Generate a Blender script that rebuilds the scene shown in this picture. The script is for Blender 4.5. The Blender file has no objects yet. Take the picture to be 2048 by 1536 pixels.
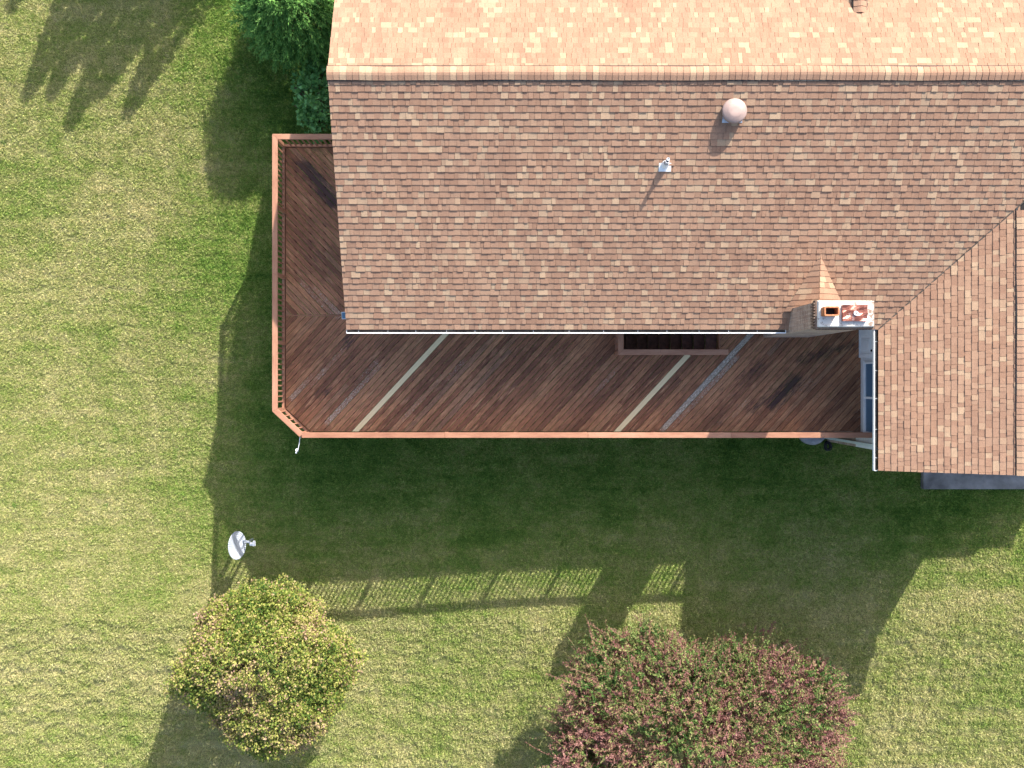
import bpy, math, random
import numpy as np
from mathutils import Vector, Matrix

# ------------------------------------------------------------------ camera, sky, sun, exposure
S = bpy.context.scene
COL = S.collection
CAM_H = 27.1
FPX = 1770.0
cd = bpy.data.cameras.new("camera"); cam = bpy.data.objects.new("camera", cd); COL.objects.link(cam)
cam.location = (0, 0, CAM_H); cam.rotation_euler = (0, 0, 0)
cd.sensor_width = 36.0; cd.lens = FPX / 2048.0 * 36.0
cd.clip_start = 0.1; cd.clip_end = 2000
S.camera = cam
KX, KY = 0.71, 1.32                      # horizontal travel of a shadow per metre of height
sun_dir = Vector((KX, KY, 1.0)).normalized()
SUN_EL = math.asin(sun_dir.z); SUN_AZ = math.atan2(KX, KY)
W = bpy.data.worlds.new("World"); S.world = W; W.use_nodes = True
nt = W.node_tree
sky = nt.nodes.new("ShaderNodeTexSky"); sky.sky_type = 'NISHITA'; sky.sun_disc = False
sky.sun_elevation = SUN_EL; sky.sun_rotation = SUN_AZ
sky.air_density = 1.0; sky.dust_density = 3.0; sky.ozone_density = 1.0
bg = nt.nodes["Background"]; bg.inputs[1].default_value = 0.15
nt.links.new(sky.outputs[0], bg.inputs[0])
ld = bpy.data.lights.new("sun", 'SUN'); ld.energy = 4.6; ld.angle = math.radians(0.47); ld.color = (1.0, 0.96, 0.895)
lo = bpy.data.objects.new("sun", ld); COL.objects.link(lo)
lo.rotation_euler = sun_dir.to_track_quat('Z', 'Y').to_euler(); lo.location = sun_dir * 60
S.view_settings.view_transform = 'Standard'; S.view_settings.look = 'None'
S.view_settings.gamma = 1.0; S.view_settings.exposure = 1.2; S.view_settings.use_curve_mapping = False
S.render.engine = 'CYCLES'

rng = random.Random(7)
NR = np.random.default_rng(11)

# ------------------------------------------------------------------ helpers
def PX(x, y, D):                         # photograph pixel + depth below the camera -> world point
    return Vector(((x - 1024) * D / FPX, (768 - y) * D / FPX, CAM_H - D))

def ground_z(x, y):
    yi = -y
    z = 0.504 - 0.08 * max(-9.5, min(yi, 16)) + 0.02 * max(-14, min(x, 14))
    z -= 0.14 * max(0, min(yi, 16) - 7.2)
    z -= 0.22 * math.exp(-((x + 5) / 3.5) ** 2 - ((yi - 7) / 3) ** 2)
    z += 0.03 * math.sin(x * 0.55 + 1.3) * math.sin(y * 0.47)
    return z

def tag(o, label=None, cat=None, group=None, kind=None):
    if label: o['label'] = label
    if cat: o['category'] = cat
    if group: o['group'] = group
    if kind: o['kind'] = kind
    return o

def empty(name, loc=(0, 0, 0)):
    o = bpy.data.objects.new(name, None); COL.objects.link(o); o.location = loc
    o.empty_display_size = 0.3
    return o

class MB:
    def __init__(s): s.v = []; s.f = []; s.a = []; s.b = []; s.uv = []; s.va = []
    def vert(s, p): s.v.append(tuple(p)); return len(s.v) - 1
    def face(s, pts, a=0.5, b=0.0, uv=None):
        i = len(s.v)
        for p in pts: s.v.append(tuple(p))
        s.f.append(tuple(range(i, i + len(pts)))); s.a.append(a); s.b.append(b)
        s.uv.append(uv if uv else [(0, 0)] * len(pts))
    def hexa(s, P, a=0.5, b=0.0, skip=()):     # 8 corners: bottom 0-3 ccw, top 4-7 ccw
        F = [(3, 2, 1, 0), (4, 5, 6, 7), (0, 1, 5, 4), (1, 2, 6, 5), (2, 3, 7, 6), (3, 0, 4, 7)]
        i = len(s.v)
        for p in P: s.v.append(tuple(p))
        for k, f in enumerate(F):
            if k in skip: continue
            s.f.append(tuple(i + j for j in f)); s.a.append(a); s.b.append(b)
            s.uv.append([(P[j][0] + P[j][2] * .5, P[j][1] + P[j][2] * .5) for j in f])
        return s
    def box(s, x0, x1, y0, y1, z0, z1, a=0.5, b=0.0):
        return s.hexa([(x0, y0, z0), (x1, y0, z0), (x1, y1, z0), (x0, y1, z0), (x0, y0, z1), (x1, y0, z1), (x1, y1, z1), (x0, y1, z1)], a, b)
    def bar(s, p, q, w, h, up=(0, 0, 1), a=0.5, b=0.0):
        p = Vector(p); q = Vector(q); d = (q - p).normalized(); up = Vector(up)
        sd = d.cross(up)
        if sd.length < 1e-4: sd = d.cross(Vector((1, 0, 0)))
        sd.normalize(); u = sd.cross(d).normalized()
        c = []
        for e in (p, q):
            c.append([e - sd * w / 2 - u * h / 2, e + sd * w / 2 - u * h / 2, e + sd * w / 2 + u * h / 2, e - sd * w / 2 + u * h / 2])
        i = len(s.v)
        for r in c:
            for k in r: s.v.append(tuple(k))
        L = (q - p).length
        for k in range(4):
            s.f.append((i + k, i + (k + 1) % 4, i + 4 + (k + 1) % 4, i + 4 + k)); s.a.append(a); s.b.append(b)
            o = k * .31 + a * 7
            s.uv.append([(0, o), (0, o + w), (L, o + w), (L, o)])
        s.f.append((i + 3, i + 2, i + 1, i)); s.f.append((i + 4, i + 5, i + 6, i + 7))
        s.a += [a, a]; s.b += [b, b]; s.uv += [[(0, 0)] * 4] * 2
        return s
    def prism(s, poly, z0, z1, a=0.5, b=0.0, zf=None):
        n = len(poly)
        bot = [(p[0], p[1], z0) for p in poly]; top = [(p[0], p[1], z1) for p in poly]
        s.face(top, a, b, [(p[0], p[1]) for p in poly]); s.face(bot[::-1], a, b)
        for i in range(n):
            j = (i + 1) % n
            s.face([bot[i], bot[j], top[j], top[i]], a, b)
        return s
    def tube(s, pts, r, n=8, a=0.5, caps=True, b=0.0):
        pts = [Vector(p) for p in pts]
        rs = r if isinstance(r, (list, tuple)) else [r] * len(pts)
        rings = []; pu = None
        for i, p in enumerate(pts):
            d = (pts[min(i + 1, len(pts) - 1)] - pts[max(i - 1, 0)]).normalized()
            u = d.cross(Vector((0, 0, 1))) if pu is None else pu - d * pu.dot(d)
            if u.length < 1e-3: u = d.cross(Vector((1, 0, 0)))
            u.normalize(); pu = u; w = d.cross(u)
            ring = []
            for k in range(n):
                t = 2 * math.pi * k / n
                ring.append(s.vert(p + (u * math.cos(t) + w * math.sin(t)) * rs[i]))
            rings.append(ring)
        for i in range(len(rings) - 1):
            for k in range(n):
                s.f.append((rings[i][k], rings[i][(k + 1) % n], rings[i + 1][(k + 1) % n], rings[i + 1][k])); s.a.append(a); s.b.append(b)
                s.uv.append([(i, k), (i, k + 1), (i + 1, k + 1), (i + 1, k)])
        if caps:
            s.f.append(tuple(rings[0][::-1])); s.f.append(tuple(rings[-1])); s.a += [a, a]; s.b += [b, b]; s.uv += [[(0, 0)] * n] * 2
        return s
    def lathe(s, prof, c, n=32, M=None, a=0.5):   # prof list of (r,z)
        rings = []
        for r, z in prof:
            ring = []
            for k in range(n):
                t = 2 * math.pi * k / n
                p = Vector((r * math.cos(t), r * math.sin(t), z))
                if M is not None: p = M @ p
                ring.append(s.vert(p + Vector(c)))
            rings.append(ring)
        for i in range(len(rings) - 1):
            for k in range(n):
                s.f.append((rings[i][k], rings[i][(k + 1) % n], rings[i + 1][(k + 1) % n], rings[i + 1][k])); s.a.append(a); s.b.append(0.)
                s.uv.append([(0, 0)] * 4)
        return s
    def build(s, name, mat, parent=None, label=None, smooth=False, vattr=None):
        me = bpy.data.meshes.new(name)
        ploc = Vector((0, 0, 0))
        if parent is not None:
            p = parent
            while p is not None: ploc = ploc + p.location; p = p.parent
        vv = [(v[0] - ploc.x, v[1] - ploc.y, v[2] - ploc.z) for v in s.v] if parent is not None else s.v
        me.from_pydata(vv, [], s.f)
        at = me.attributes.new('rnd', 'FLOAT', 'FACE'); at.data.foreach_set('value', s.a)
        if any(s.b):
            at = me.attributes.new('tone', 'FLOAT', 'FACE'); at.data.foreach_set('value', s.b)
        uvl = me.uv_layers.new(name='UVMap')
        flat = [c for f in s.uv for uv in f for c in uv]
        if len(flat) == len(me.loops) * 2: uvl.data.foreach_set('uv', flat)
        if vattr:
            for nm, vals in vattr.items():
                at = me.attributes.new(nm, 'FLOAT', 'POINT'); at.data.foreach_set('value', vals)
        me.materials.append(mat)
        if smooth:
            me.polygons.foreach_set('use_smooth', [True] * len(me.polygons))
        me.update()
        o = bpy.data.objects.new(name, me); COL.objects.link(o)
        if parent is not None: o.parent = parent
        if label: o['label'] = label
        return o

def bevel(o, w=0.006, seg=1):
    m = o.modifiers.new("bevel", 'BEVEL'); m.width = w; m.segments = seg; m.limit_method = 'ANGLE'
    return o

# ------------------------------------------------------------------ materials
class NT:
    def __init__(s, name, rough=0.6, spec=0.3, metal=0.0):
        s.m = bpy.data.materials.new(name); s.m.use_nodes = True
        s.t = s.m.node_tree; s.N = s.t.nodes; s.p = s.N['Principled BSDF']
        s.p.inputs['Roughness'].default_value = rough; s.p.inputs['Metallic'].default_value = metal
        s.p.inputs['Specular IOR Level'].default_value = spec
        s._pos = None
    def link(s, a, b): s.t.links.new(a, b)
    def pos(s):
        if s._pos is None: s._pos = s.N.new('ShaderNodeNewGeometry').outputs['Position']
        return s._pos
    def uv(s):
        n = s.N.new('ShaderNodeUVMap'); n.uv_map = 'UVMap'; return n.outputs[0]
    def mapp(s, v, scale=(1, 1, 1), rot=(0, 0, 0)):
        n = s.N.new('ShaderNodeMapping'); n.inputs['Scale'].default_value = scale; n.inputs['Rotation'].default_value = rot
        s.link(v, n.inputs['Vector']); return n.outputs[0]
    def noise(s, v, scale, detail=4, rough=0.55, dist=0.0):
        n = s.N.new('ShaderNodeTexNoise'); n.inputs['Scale'].default_value = scale; n.inputs['Detail'].default_value = detail
        n.inputs['Roughness'].default_value = rough; n.inputs['Distortion'].default_value = dist
        s.link(v, n.inputs['Vector']); return n.outputs['Fac']
    def attr(s, name):
        n = s.N.new('ShaderNodeAttribute'); n.attribute_name = name; return n.outputs['Fac']
    def math(s, op, a, b=None, c=None, clamp=False):
        n = s.N.new('ShaderNodeMath'); n.operation = op; n.use_clamp = clamp
        for i, x in enumerate((a, b, c)):
            if x is None: continue
            if hasattr(x, 'links'): s.link(x, n.inputs[i])
            else: n.inputs[i].default_value = x
        return n.outputs[0]
    def ramp(s, fac, stops, interp='LINEAR'):
        n = s.N.new('ShaderNodeValToRGB'); cr = n.color_ramp; cr.interpolation = interp
        while len(cr.elements) < len(stops): cr.elements.new(0.5)
        for e, (p, c) in zip(cr.elements, stops):
            e.position = p; e.color = (*c, 1) if len(c) == 3 else c
        s.link(fac, n.inputs[0]); return n.outputs[0]
    def step(s, fac, lo, hi):
        n = s.N.new('ShaderNodeMapRange'); n.interpolation_type = 'SMOOTHSTEP'
        n.inputs['From Min'].default_value = lo; n.inputs['From Max'].default_value = hi
        s.link(fac, n.inputs['Value']); return n.outputs[0]
    def mix(s, fac, a, b, mode='MIX'):
        n = s.N.new('ShaderNodeMix'); n.data_type = 'RGBA'; n.blend_type = mode
        for sock, x in ((n.inputs[0], fac), (n.inputs[6], a), (n.inputs[7], b)):
            if hasattr(x, 'links'): s.link(x, sock)
            elif isinstance(x, (int, float)): sock.default_value = x
            else: sock.default_value = (*x, 1)
        return n.outputs[2]
    def col(s, c):
        if hasattr(c, 'links'): s.link(c, s.p.inputs['Base Color'])
        else: s.p.inputs['Base Color'].default_value = (*c, 1)
    def bump(s, h, strength=0.3, dist=0.01):
        n = s.N.new('ShaderNodeBump'); n.inputs['Strength'].default_value = strength; n.inputs['Distance'].default_value = dist
        s.link(h, n.inputs['Height']); s.link(n.outputs[0], s.p.inputs['Normal'])

def mat_plain(name, c, rough=0.5, metal=0.0, var=0.12, scale=6, spec=0.3):
    k = NT(name, rough, spec, metal)
    n = k.noise(k.pos(), scale, 5, 0.6)
    d = tuple(x * (1 - var * 1.6) for x in c); e = tuple(min(1, x * (1 + var)) for x in c)
    k.col(k.ramp(n, [(0.3, d), (0.7, e)]))
    return k.m

def mat_shingle():
    k = NT('asphalt_shingle', 0.95, 0.15)
    r = k.attr('rnd')
    base = k.ramp(r, [(0.0, (0.282, 0.168, 0.118)), (0.30, (0.305, 0.186, 0.131)), (0.5, (0.322, 0.200, 0.142)), (0.72, (0.340, 0.217, 0.153)),
                      (0.80, (0.368, 0.248, 0.172)), (1.0, (0.405, 0.290, 0.202))])
    p = k.pos()
    base = k.mix(1.0, base, (1.0, 0.985, 0.93), 'MULTIPLY')
    g = k.noise(p, 210, 2, 0.8)
    c = k.mix(0.75, base, k.ramp(g, [(0.30, (0.60, 0.56, 0.54)), (0.5, (1, 1, 1)), (0.7, (1.42, 1.40, 1.36))]), 'MULTIPLY')
    m = k.noise(p, 26, 3, 0.6)
    c = k.mix(0.5, c, k.ramp(m, [(0.3, (0.82, 0.80, 0.80)), (0.7, (1.14, 1.14, 1.12))]), 'MULTIPLY')
    st = k.noise(k.mapp(p, (2.4, 0.45, 0.45)), 1.1, 6, 0.65)
    c = k.mix(0.7, c, k.ramp(st, [(0.30, (0.80, 0.78, 0.80)), (0.55, (1.0, 1.0, 1.0)), (0.75, (1.07, 1.06, 1.03))]), 'MULTIPLY')
    k.col(c); k.bump(g, 0.25, 0.004)
    return k.m

def mat_deck():
    k = NT('weathered_red_stain', 0.72, 0.25)
    r = k.attr('rnd'); uv = k.uv()
    base = k.ramp(r, [(0, (0.170, 0.078, 0.047)), (0.3, (0.230, 0.108, 0.062)), (0.55, (0.285, 0.136, 0.077)), (0.8, (0.345, 0.178, 0.097)), (1, (0.215, 0.125, 0.082))])
    gv = k.mapp(uv, (1.1, 16, 1))
    g = k.noise(gv, 3.2, 5, 0.75, 0.4)
    c = k.mix(0.85, base, k.ramp(g, [(0.30, (0.26, 0.25, 0.25)), (0.5, (0.98, 0.98, 0.98)), (0.70, (2.1, 2.05, 1.85))]), 'MULTIPLY')
    w = k.noise(k.mapp(uv, (0.9, 6, 1)), 1.7, 5, 0.65)
    c = k.mix(k.step(w, 0.52, 0.72), c, (0.47, 0.265, 0.150))
    w2 = k.noise(k.mapp(uv, (1.6, 9, 1)), 2.3, 5, 0.7)
    c = k.mix(k.math('MULTIPLY', k.step(w2, 0.56, 0.7), 0.7), c, (0.115, 0.078, 0.066))
    big = k.noise(k.pos(), 0.55, 4, 0.6)
    c = k.mix(0.8, c, k.ramp(big, [(0.3, (0.60, 0.58, 0.58)), (0.7, (1.35, 1.27, 1.18))]), 'MULTIPLY')
    pn = k.noise(k.mapp(uv, (3.2, 22, 1)), 4.2, 6, 0.75)
    wr = k.attr('wear')
    pm = k.step(k.math('ADD', k.math('SUBTRACT', k.math('MULTIPLY', pn, 1.7), 0.36), k.math('MULTIPLY', wr, 0.33)), 0.70, 0.80)
    pc = k.ramp(k.noise(k.mapp(uv, (3, 14, 1)), 4.5, 6, 0.8), [(0.36, (0.085, 0.062, 0.048)), (0.50, (0.33, 0.275, 0.215)), (0.66, (0.85, 0.78, 0.66))])
    c = k.mix(k.math('MULTIPLY', pm, k.step(wr, 0.02, 0.3)), c, pc)
    dk = k.attr('stain'); dn = k.noise(k.mapp(uv, (1.5, 8, 1)), 3, 5, 0.7)
    dm = k.step(k.math('ADD', dn, k.math('MULTIPLY', dk, 0.48)), 0.60, 0.95)
    c = k.mix(k.math('MULTIPLY', dm, 0.85), c, (0.030, 0.020, 0.024))
    ms = k.attr('moss')
    c = k.mix(k.math('MULTIPLY', ms, k.step(k.noise(k.pos(), 5, 4, 0.7), 0.35, 0.7)), c, (0.06, 0.065, 0.022))
    k.col(c); k.bump(g, 0.35, 0.004)
    return k.m

def mat_rail():
    k = NT('redwood_stain', 0.62, 0.3)
    uv = k.uv(); r = k.attr('rnd')
    base = k.ramp(r, [(0, (0.275, 0.128, 0.076)), (0.5, (0.335, 0.162, 0.098)), (1, (0.395, 0.205, 0.128))])
    g = k.noise(k.mapp(uv, (1.2, 20, 1)), 3.0, 5, 0.65, 0.3)
    c = k.mix(0.6, base, k.ramp(g, [(0.3, (0.72, 0.70, 0.70)), (0.5, (1, 1, 1)), (0.72, (1.18, 1.2, 1.2))]), 'MULTIPLY')
    b = k.noise(k.mapp(uv, (1.0, 3, 1)), 1.2, 5, 0.7)
    c = k.mix(0.9, c, k.ramp(b, [(0.3, (0.74, 0.66, 0.66)), (0.55, (1.03, 1.03, 1.03)), (0.75, (1.14, 1.28, 1.34))]), 'MULTIPLY')
    kn = k.noise(k.pos(), 16, 3, 0.6)
    c = k.mix(k.math('MULTIPLY', k.step(kn, 0.66, 0.72), .5), c, (0.10, 0.05, 0.04))
    k.col(c); k.bump(g, 0.2, 0.003)
    return k.m

def mat_newboard():
    k = NT('bare_pine', 0.7, 0.25)
    g = k.noise(k.mapp(k.uv(), (1.5, 24, 1)), 3, 4, 0.6)
    c = k.ramp(g, [(0.3, (0.68, 0.55, 0.31)), (0.7, (0.80, 0.67, 0.41))])
    kn = k.noise(k.pos(), 9, 2, 0.5)
    c = k.mix(k.step(kn, 0.74, 0.78), c, (0.12, 0.08, 0.05))
    k.col(c); return k.m

def mat_brick():
    k = NT('brown_brick', 0.85, 0.2)
    p = k.pos()
    n = k.N.new('ShaderNodeSeparateXYZ'); k.link(p, n.inputs[0])
    hx = k.math('ADD', n.outputs[0], n.outputs[1])
    cb = k.N.new('ShaderNodeCombineXYZ'); k.link(hx, cb.inputs[0]); k.link(n.outputs[2], cb.inputs[1])
    b = k.N.new('ShaderNodeTexBrick'); k.link(cb.outputs[0], b.inputs['Vector'])
    b.inputs['Scale'].default_value = 1.0; b.inputs['Brick Width'].default_value = 0.20; b.inputs['Row Height'].default_value = 0.067
    b.inputs['Mortar Size'].default_value = 0.006; b.inputs['Bias'].default_value = 0.0
    b.inputs['Color1'].default_value = (0.30, 0.20, 0.15, 1); b.inputs['Color2'].default_value = (0.46, 0.36, 0.28, 1); b.inputs['Mortar'].default_value = (0.50, 0.45, 0.40, 1)
    w = k.noise(k.mapp(p, (6, 6, 0.8)), 3, 5, 0.7)
    c = k.mix(0.8, b.outputs['Color'], k.ramp(w, [(0.3, (0.55, 0.55, 0.56)), (0.7, (1.25, 1.2, 1.15))]), 'MULTIPLY')
    up = k.step(k.math('ADD', n.outputs[2], k.math('MULTIPLY', k.noise(p, 5, 4, .7), .5)), 7.15, 7.55)
    c = k.mix(k.math('MULTIPLY', up, .75), c, (0.095, 0.06, 0.045))
    k.col(c); k.bump(b.outputs['Fac'], -0.5, 0.006)
    return k.m

def mat_siding():
    k = NT('white_siding', 0.5, 0.3)
    n = k.N.new('ShaderNodeSeparateXYZ'); k.link(k.pos(), n.inputs[0])
    f = k.math('FRACT', k.math('MULTIPLY', n.outputs[2], 1 / 0.115))
    c = k.ramp(f, [(0, (0.35, 0.36, 0.38)), (0.08, (0.72, 0.72, 0.71)), (1.0, (0.74, 0.74, 0.73))])
    d = k.noise(k.pos(), 3, 5, 0.6)
    c = k.mix(0.5, c, k.ramp(d, [(0.3, (0.85, 0.85, 0.84)), (0.7, (1, 1, 1))]), 'MULTIPLY')
    k.col(c); k.bump(f, 0.6, 0.012)
    return k.m

def grass_colour(k, blade=False):
    p = k.pos(); flat = k.mapp(p, (1, 1, 0))
    a = k.noise(flat, 0.27, 3, 0.5)
    b = k.noise(flat, 1.6, 4, 0.6)
    c = k.noise(flat, 9.0, 3, 0.7)
    fine = k.noise(flat, 27, 2, 0.7)
    stripes = k.noise(k.mapp(p, (0.10, 1.0, 0), (0, 0, 0.05)), 2.6, 4, 0.65)
    sp = k.N.new('ShaderNodeSeparateXYZ'); k.link(p, sp.inputs[0])
    dx = k.math('MAXIMUM', k.math('SUBTRACT', -6.6, sp.outputs[0]), 0.0)
    dy = k.math('MAXIMUM', k.math('SUBTRACT', -2.5, sp.outputs[1]), 0.0)
    dist = k.math('SQRT', k.math('ADD', k.math('MULTIPLY', dx, dx), k.math('MULTIPLY', dy, dy)))
    near = k.step(dist, 0.0, 5.0)
    dry = None
    for v, w in ((a, .60), (b, .55), (c, .62), (fine, .70), (stripes, .45)):
        t = k.math('MULTIPLY', k.math('SUBTRACT', v, .5), w)
        dry = t if dry is None else k.math('ADD', dry, t)
    dry = k.math('ADD', dry, k.math('MULTIPLY', near, .27))
    dry = k.math('ADD', dry, .45)
    cr = k.ramp(dry, [(0.08, (0.050, 0.125, 0.018)), (0.28, (0.105, 0.215, 0.034)), (0.44, (0.205, 0.325, 0.062)), (0.58, (0.320, 0.385, 0.108)), (0.72, (0.425, 0.430, 0.170)), (0.92, (0.57, 0.52, 0.27))])
    wd = k.noise(flat, 2.6, 4, 0.75)
    cr = k.mix(k.math('MULTIPLY', k.step(wd, 0.60, 0.70), .55), cr, (0.10, 0.26, 0.035))
    return cr, fine

def mat_lawn():
    k = NT('lawn_soil_and_grass', 0.9, 0.1)
    c, fine = grass_colour(k)
    g = k.noise(k.pos(), 60, 3, 0.8)
    c2 = k.mix(1.0, c, k.ramp(g, [(0.3, (0.32, 0.32, 0.30)), (0.65, (0.72, 0.70, 0.66))]), 'MULTIPLY')
    k.col(c2); k.bump(g, 0.8, 0.03)
    return k.m

def mat_blade():
    k = NT('grass_blades', 0.6, 0.2)
    c, fine = grass_colour(k, True)
    oi = k.N.new('ShaderNodeObjectInfo')
    isl = k.N.new('ShaderNodeNewGeometry').outputs['Random Per Island']
    c = k.mix(0.9, c, k.ramp(isl, [(0.0, (0.55, 0.64, 0.52)), (0.4, (0.98, 1.02, 0.94)), (0.75, (1.30, 1.27, 1.2)), (1.0, (1.65, 1.55, 1.5))]), 'MULTIPLY')
    k.col(c)
    tr = k.N.new('ShaderNodeBsdfTranslucent'); k.link(c, tr.inputs[0])
    mx = k.N.new('ShaderNodeMixShader'); mx.inputs[0].default_value = 0.25
    k.link(k.p.outputs[0], mx.inputs[1]); k.link(tr.outputs[0], mx.inputs[2])
    k.link(mx.outputs[0], k.N['Material Output'].inputs[0])
    return k.m

def mat_leaf(name, stops, trans=0.3, rough=0.55, spec=0.12):
    k = NT(name, rough, spec)
    c = k.ramp(k.attr('rnd'), stops)
    k.col(c)
    tr = k.N.new('ShaderNodeBsdfTranslucent'); k.link(c, tr.inputs[0])
    mx = k.N.new('ShaderNodeMixShader'); mx.inputs[0].default_value = trans
    k.link(k.p.outputs[0], mx.inputs[1]); k.link(tr.outputs[0], mx.inputs[2])
    k.link(mx.outputs[0], k.N['Material Output'].inputs[0])
    return k.m

M_SH = mat_shingle(); M_DECK = mat_deck(); M_RAIL = mat_rail(); M_NEW = mat_newboard(); M_BRICK = mat_brick(); M_SIDE = mat_siding()
M_LAWN = mat_lawn(); M_BLADE = mat_blade()
M_WHITE = mat_plain('white_paint', (0.80, 0.80, 0.79), 0.4, var=0.05)
M_TRIM = mat_plain('aluminium_trim', (0.78, 0.80, 0.80), 0.35, var=0.04)
M_RAKE = mat_plain('tan_trim', (0.42, 0.32, 0.25), 0.6)
M_GUT = mat_plain('gutter_dark_brown', (0.09, 0.075, 0.06), 0.8, var=0.5, scale=12)  # dark brown for the gutter inside and the valley line
M_PLY = mat_plain('roof_felt', (0.03, 0.026, 0.024), 0.9)
M_VENT = mat_plain('black_vent_plastic', (0.02, 0.022, 0.025), 0.45)
M_CONC = mat_plain('concrete', (0.235, 0.22, 0.21), 0.85, var=0.3, scale=2.2)
M_HOOD = mat_plain('dusty_pink_metal', (0.34, 0.245, 0.215), 0.5, metal=0.1, var=0.08)
M_GALV = mat_plain('galvanised_metal', (0.60, 0.63, 0.68), 0.4, metal=0.5, var=0.06)
M_CLAY = mat_plain('terracotta', (0.46, 0.185, 0.085), 0.75, var=0.3, scale=9)
M_DISH = mat_plain('light_grey_enamel', (0.43, 0.46, 0.51), 0.4, var=0.05)
M_DARK = mat_plain('black_rubber', (0.015, 0.015, 0.017), 0.6)
M_BARK = mat_plain('bark', (0.13, 0.085, 0.06), 0.9, var=0.4, scale=14)
M_TWIG = mat_plain('reddish_twig', (0.20, 0.09, 0.07), 0.8, var=0.3, scale=14)
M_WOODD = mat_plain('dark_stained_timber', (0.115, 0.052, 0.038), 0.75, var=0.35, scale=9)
M_DRIVE = mat_plain('green_white_pipe', (0.60, 0.66, 0.60), 0.45, var=0.08)

def mat_crown():
    k = NT('lime_wash_crown', 0.8, 0.2)
    n = k.noise(k.pos(), 14, 6, 0.75)
    sp = k.N.new('ShaderNodeSeparateXYZ'); k.link(k.pos(), sp.inputs[0])
    e = k.step(sp.outputs[0], 7.7, 8.0)
    m = k.step(k.math('ADD', n, k.math('MULTIPLY', e, 0.10)), 0.52, 0.66)
    c = k.mix(m, (0.66, 0.62, 0.56), (0.24, 0.17, 0.13))
    k.col(c); return k.m
M_CROWN = mat_crown()
def mat_rust():
    k = NT('rusty_lid', 0.32, 0.5, 0.3)
    n = k.noise(k.pos(), 7, 5, 0.6, 1.5)
    k.col(k.ramp(n, [(0.3, (0.16, 0.045, 0.03)), (0.55, (0.26, 0.09, 0.06)), (0.75, (0.55, 0.42, 0.38))]))
    k.bump(n, 0.5, 0.02); return k.m
M_RUST = mat_rust()
def mat_glass():
    k = NT('window_glass', 0.35, 0.2); k.col((0.07, 0.14, 0.22)); return k.m
M_GLASS = mat_glass()

# ------------------------------------------------------------------ ground
def build_ground():
    xs = [-300, -120, -60, -40, -30] + [round(-24 + i * 0.8, 2) for i in range(61)] + [30, 40, 60, 120, 300]
    ys = [-300, -120, -60, -40, -28] + [round(-22 + i * 0.8, 2) for i in range(56)] + [28, 40, 60, 120, 300]
    verts = []; faces = []
    for y in ys:
        for x in xs: verts.append((x, y, ground_z(x, y)))
    n = len(xs)
    for j in range(len(ys) - 1):
        for i in range(n - 1):
            faces.append((j * n + i, j * n + i + 1, (j + 1) * n + i + 1, (j + 1) * n + i))
    me = bpy.data.meshes.new('lawn'); me.from_pydata(verts, [], faces); me.materials.append(M_LAWN)
    me.polygons.foreach_set('use_smooth', [True] * len(me.polygons))
    o = bpy.data.objects.new('lawn', me); COL.objects.link(o); o['kind'] = 'structure'
    return o
build_ground()

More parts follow.
